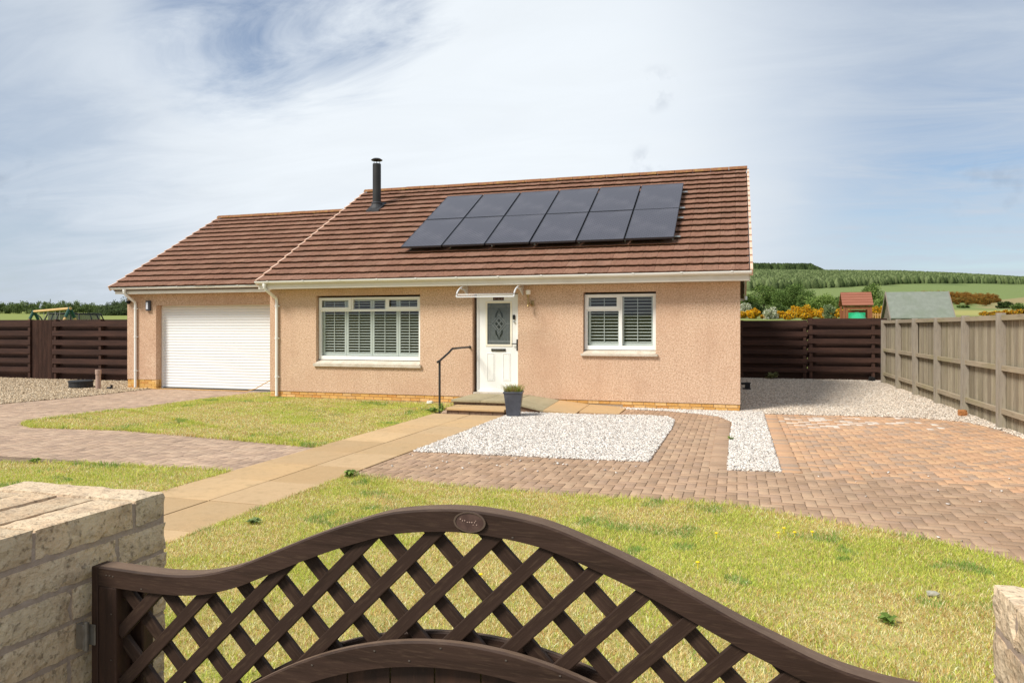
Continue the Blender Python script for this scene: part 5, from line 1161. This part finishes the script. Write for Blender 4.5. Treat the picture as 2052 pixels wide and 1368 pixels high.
# conifer plantation over the hill: one mass
def conifers(name, P, hs, pal, label):
    n = len(P); k = 6; a = np.arange(k) * 2 * np.pi / k
    ringr = [(.0, .27), (.28, .30), (.55, .24), (.8, .13)]; V = np.zeros((n, 4 * k + 1, 3)); H = hs[:, None]
    for j, (zf_, rf_) in enumerate(ringr):
        rr_ = rf_ * H * RNG.uniform(.7, 1.3, (n, k)); off = RNG.random((n, 1))
        V[:, j * k:(j + 1) * k, 0] = P[:, 0:1] + rr_ * np.cos(a + off); V[:, j * k:(j + 1) * k, 1] = P[:, 1:2] + rr_ * np.sin(a + off); V[:, j * k:(j + 1) * k, 2] = P[:, 2:3] + H * (zf_ + RNG.normal(0, .035, (n, k)))
    V[:, -1] = P; V[:, -1, 2] += hs
    q = []
    for j in range(3):
        for i in range(k): q.append((j * k + i, j * k + (i + 1) % k, (j + 1) * k + (i + 1) % k, (j + 1) * k + i))
    q = np.array(q); t3 = np.array([(3 * k + i, 3 * k + (i + 1) % k, 4 * k) for i in range(k)]); b_ = np.arange(n)[:, None, None] * (4 * k + 1)
    PL = np.array([lin(c) for c in pal]); c0 = PL[RNG.integers(0, len(PL), n)] * RNG.normal(1, .14, (n, 1)); C = np.repeat(np.clip(c0, .01, .6), 4 * k + 1, 0)
    o = npmesh(name, V.reshape(-1, 3), [(b_ + q).reshape(-1, 4), (b_ + t3).reshape(-1, 3)], C, M_con); return tag(o, label, 'forest', kind='stuff')
M_con = mat('conifer', '4f6233', .9, attr=True, layers=[(.5, .45, .65, '6f7f48', .3)], bump=[(1.2, .8, .6)], spec=.05)
def forest_pts(n, pxr, tr, border=None):
    px = RNG.uniform(*pxr, n); t = RNG.uniform(*tr, n) ; t = np.sqrt(RNG.uniform(tr[0] ** 2, tr[1] ** 2, n))
    if border is not None: k = t > border(px); px, t = px[k], t[k]
    u_ = (px - CX) / F; X = t * (-sn + u_ * cs); Y = t * (cs + u_ * sn); return np.stack([X, Y, terr(X, Y)], 1)
bd = lambda px: np.interp(px, [1400, 1620, 1700, 1800, 2052, 2300], [420, 500, 560, 640, 760, 820])
P = forest_pts(34000, (1380, 2300), (420, 1160), bd); conifers('conifer_forest', P, RNG.uniform(4.5, 8, len(P)), ['56623e', '4c5937', '626e47', '434f31', '6a754e'], 'young conifer plantation covering the hillside')
P = forest_pts(2600, (1380, 1655), (1120, 1180)); P2 = P; hh = np.interp(CX + F * (cs * P[:, 0] + sn * P[:, 1]) / (-sn * P[:, 0] + cs * P[:, 1]), [1380, 1500, 1625, 1655], [16, 17, 17, 7])
conifers('mature_pines', P, hh * RNG.uniform(.85, 1.08, len(P)), ['2e3a22', '27331e', '384528'], 'dark block of taller mature pines on the hilltop skyline')
# woodland behind the left field
pts = []
for px in np.arange(-260, 620, 5.2):
    t = random.uniform(385, 430); X, Y, z = at(px + random.uniform(-3, 3), t); ytop = np.interp(px, [-260, 0, 90, 150, 200, 620], [603, 605, 603, 604, 610, 604]) + random.uniform(-2.5, 3)
    h = CAMZ + (HY - ytop) / F * t - z; pts.append(crownpts((X, Y, z + h * .48), (3.4, 3.4, h * .55), 620, 14, .42, low=-1))
o = leaves(np.concatenate(pts), .75, ['5c7340', '526838', '68804a', '485c32', '768a52']); o.name = 'woodland'; tag(o, 'belt of deciduous woodland along the far edge of the left field', 'woodland', kind='stuff')
pts = []
for px in np.arange(185, 420, 6):
    for lay in range(3):
        t = 270 + 22 * lay + random.uniform(-6, 6); X, Y, z = at(px, t); ytop = np.interp(px, [185, 205, 230, 262, 420], [627, 612, 602, 597, 590]) + (2 - lay) * 8 + random.uniform(-1.5, 2.5)
        h = CAMZ + (HY - ytop) / F * t - z
        if h < .8: continue
        pts.append(crownpts((X, Y, z + h * .45), (3.2, 3.2, h * .6), 700, 16, .42, low=-1))
o = leaves(np.concatenate(pts), .6, ['465a34', '3e5030', '53683c', '62764a', '3a4a2c']); o.name = 'wooded_knoll'; tag(o, 'darker nearer wood rising beside the garage corner', 'woodland', kind='stuff')
# lattice mast on the left skyline
X, Y, z = at(101, 900); z = CAMZ + 40 / F * 900; ms = empty('radio_mast', (X, Y, z), 'tiny thin lattice mast on the skyline above the left wood', 'mast')
mb = MB(); hM = 17 / F * 900
for a in (0, 2.1, 4.2): mb.tube([(1.3 * math.cos(a), 1.3 * math.sin(a), 0), (.3 * math.cos(a), .3 * math.sin(a), hM)], .16, 5)
for i in range(7):
    z0_, z1_ = hM * i / 7, hM * (i + 1) / 7
    for a in (0, 2.1, 4.2): r0_, r1_ = 1.3 - z0_ / hM, 1.3 - z1_ / hM; mb.tube([(r0_ * math.cos(a), r0_ * math.sin(a), z0_), (r1_ * math.cos(a + 2.1), r1_ * math.sin(a + 2.1), z1_)], .1, 4)
mb.build('lattice', mat('mast_steel', '6d7378', .6), ms)
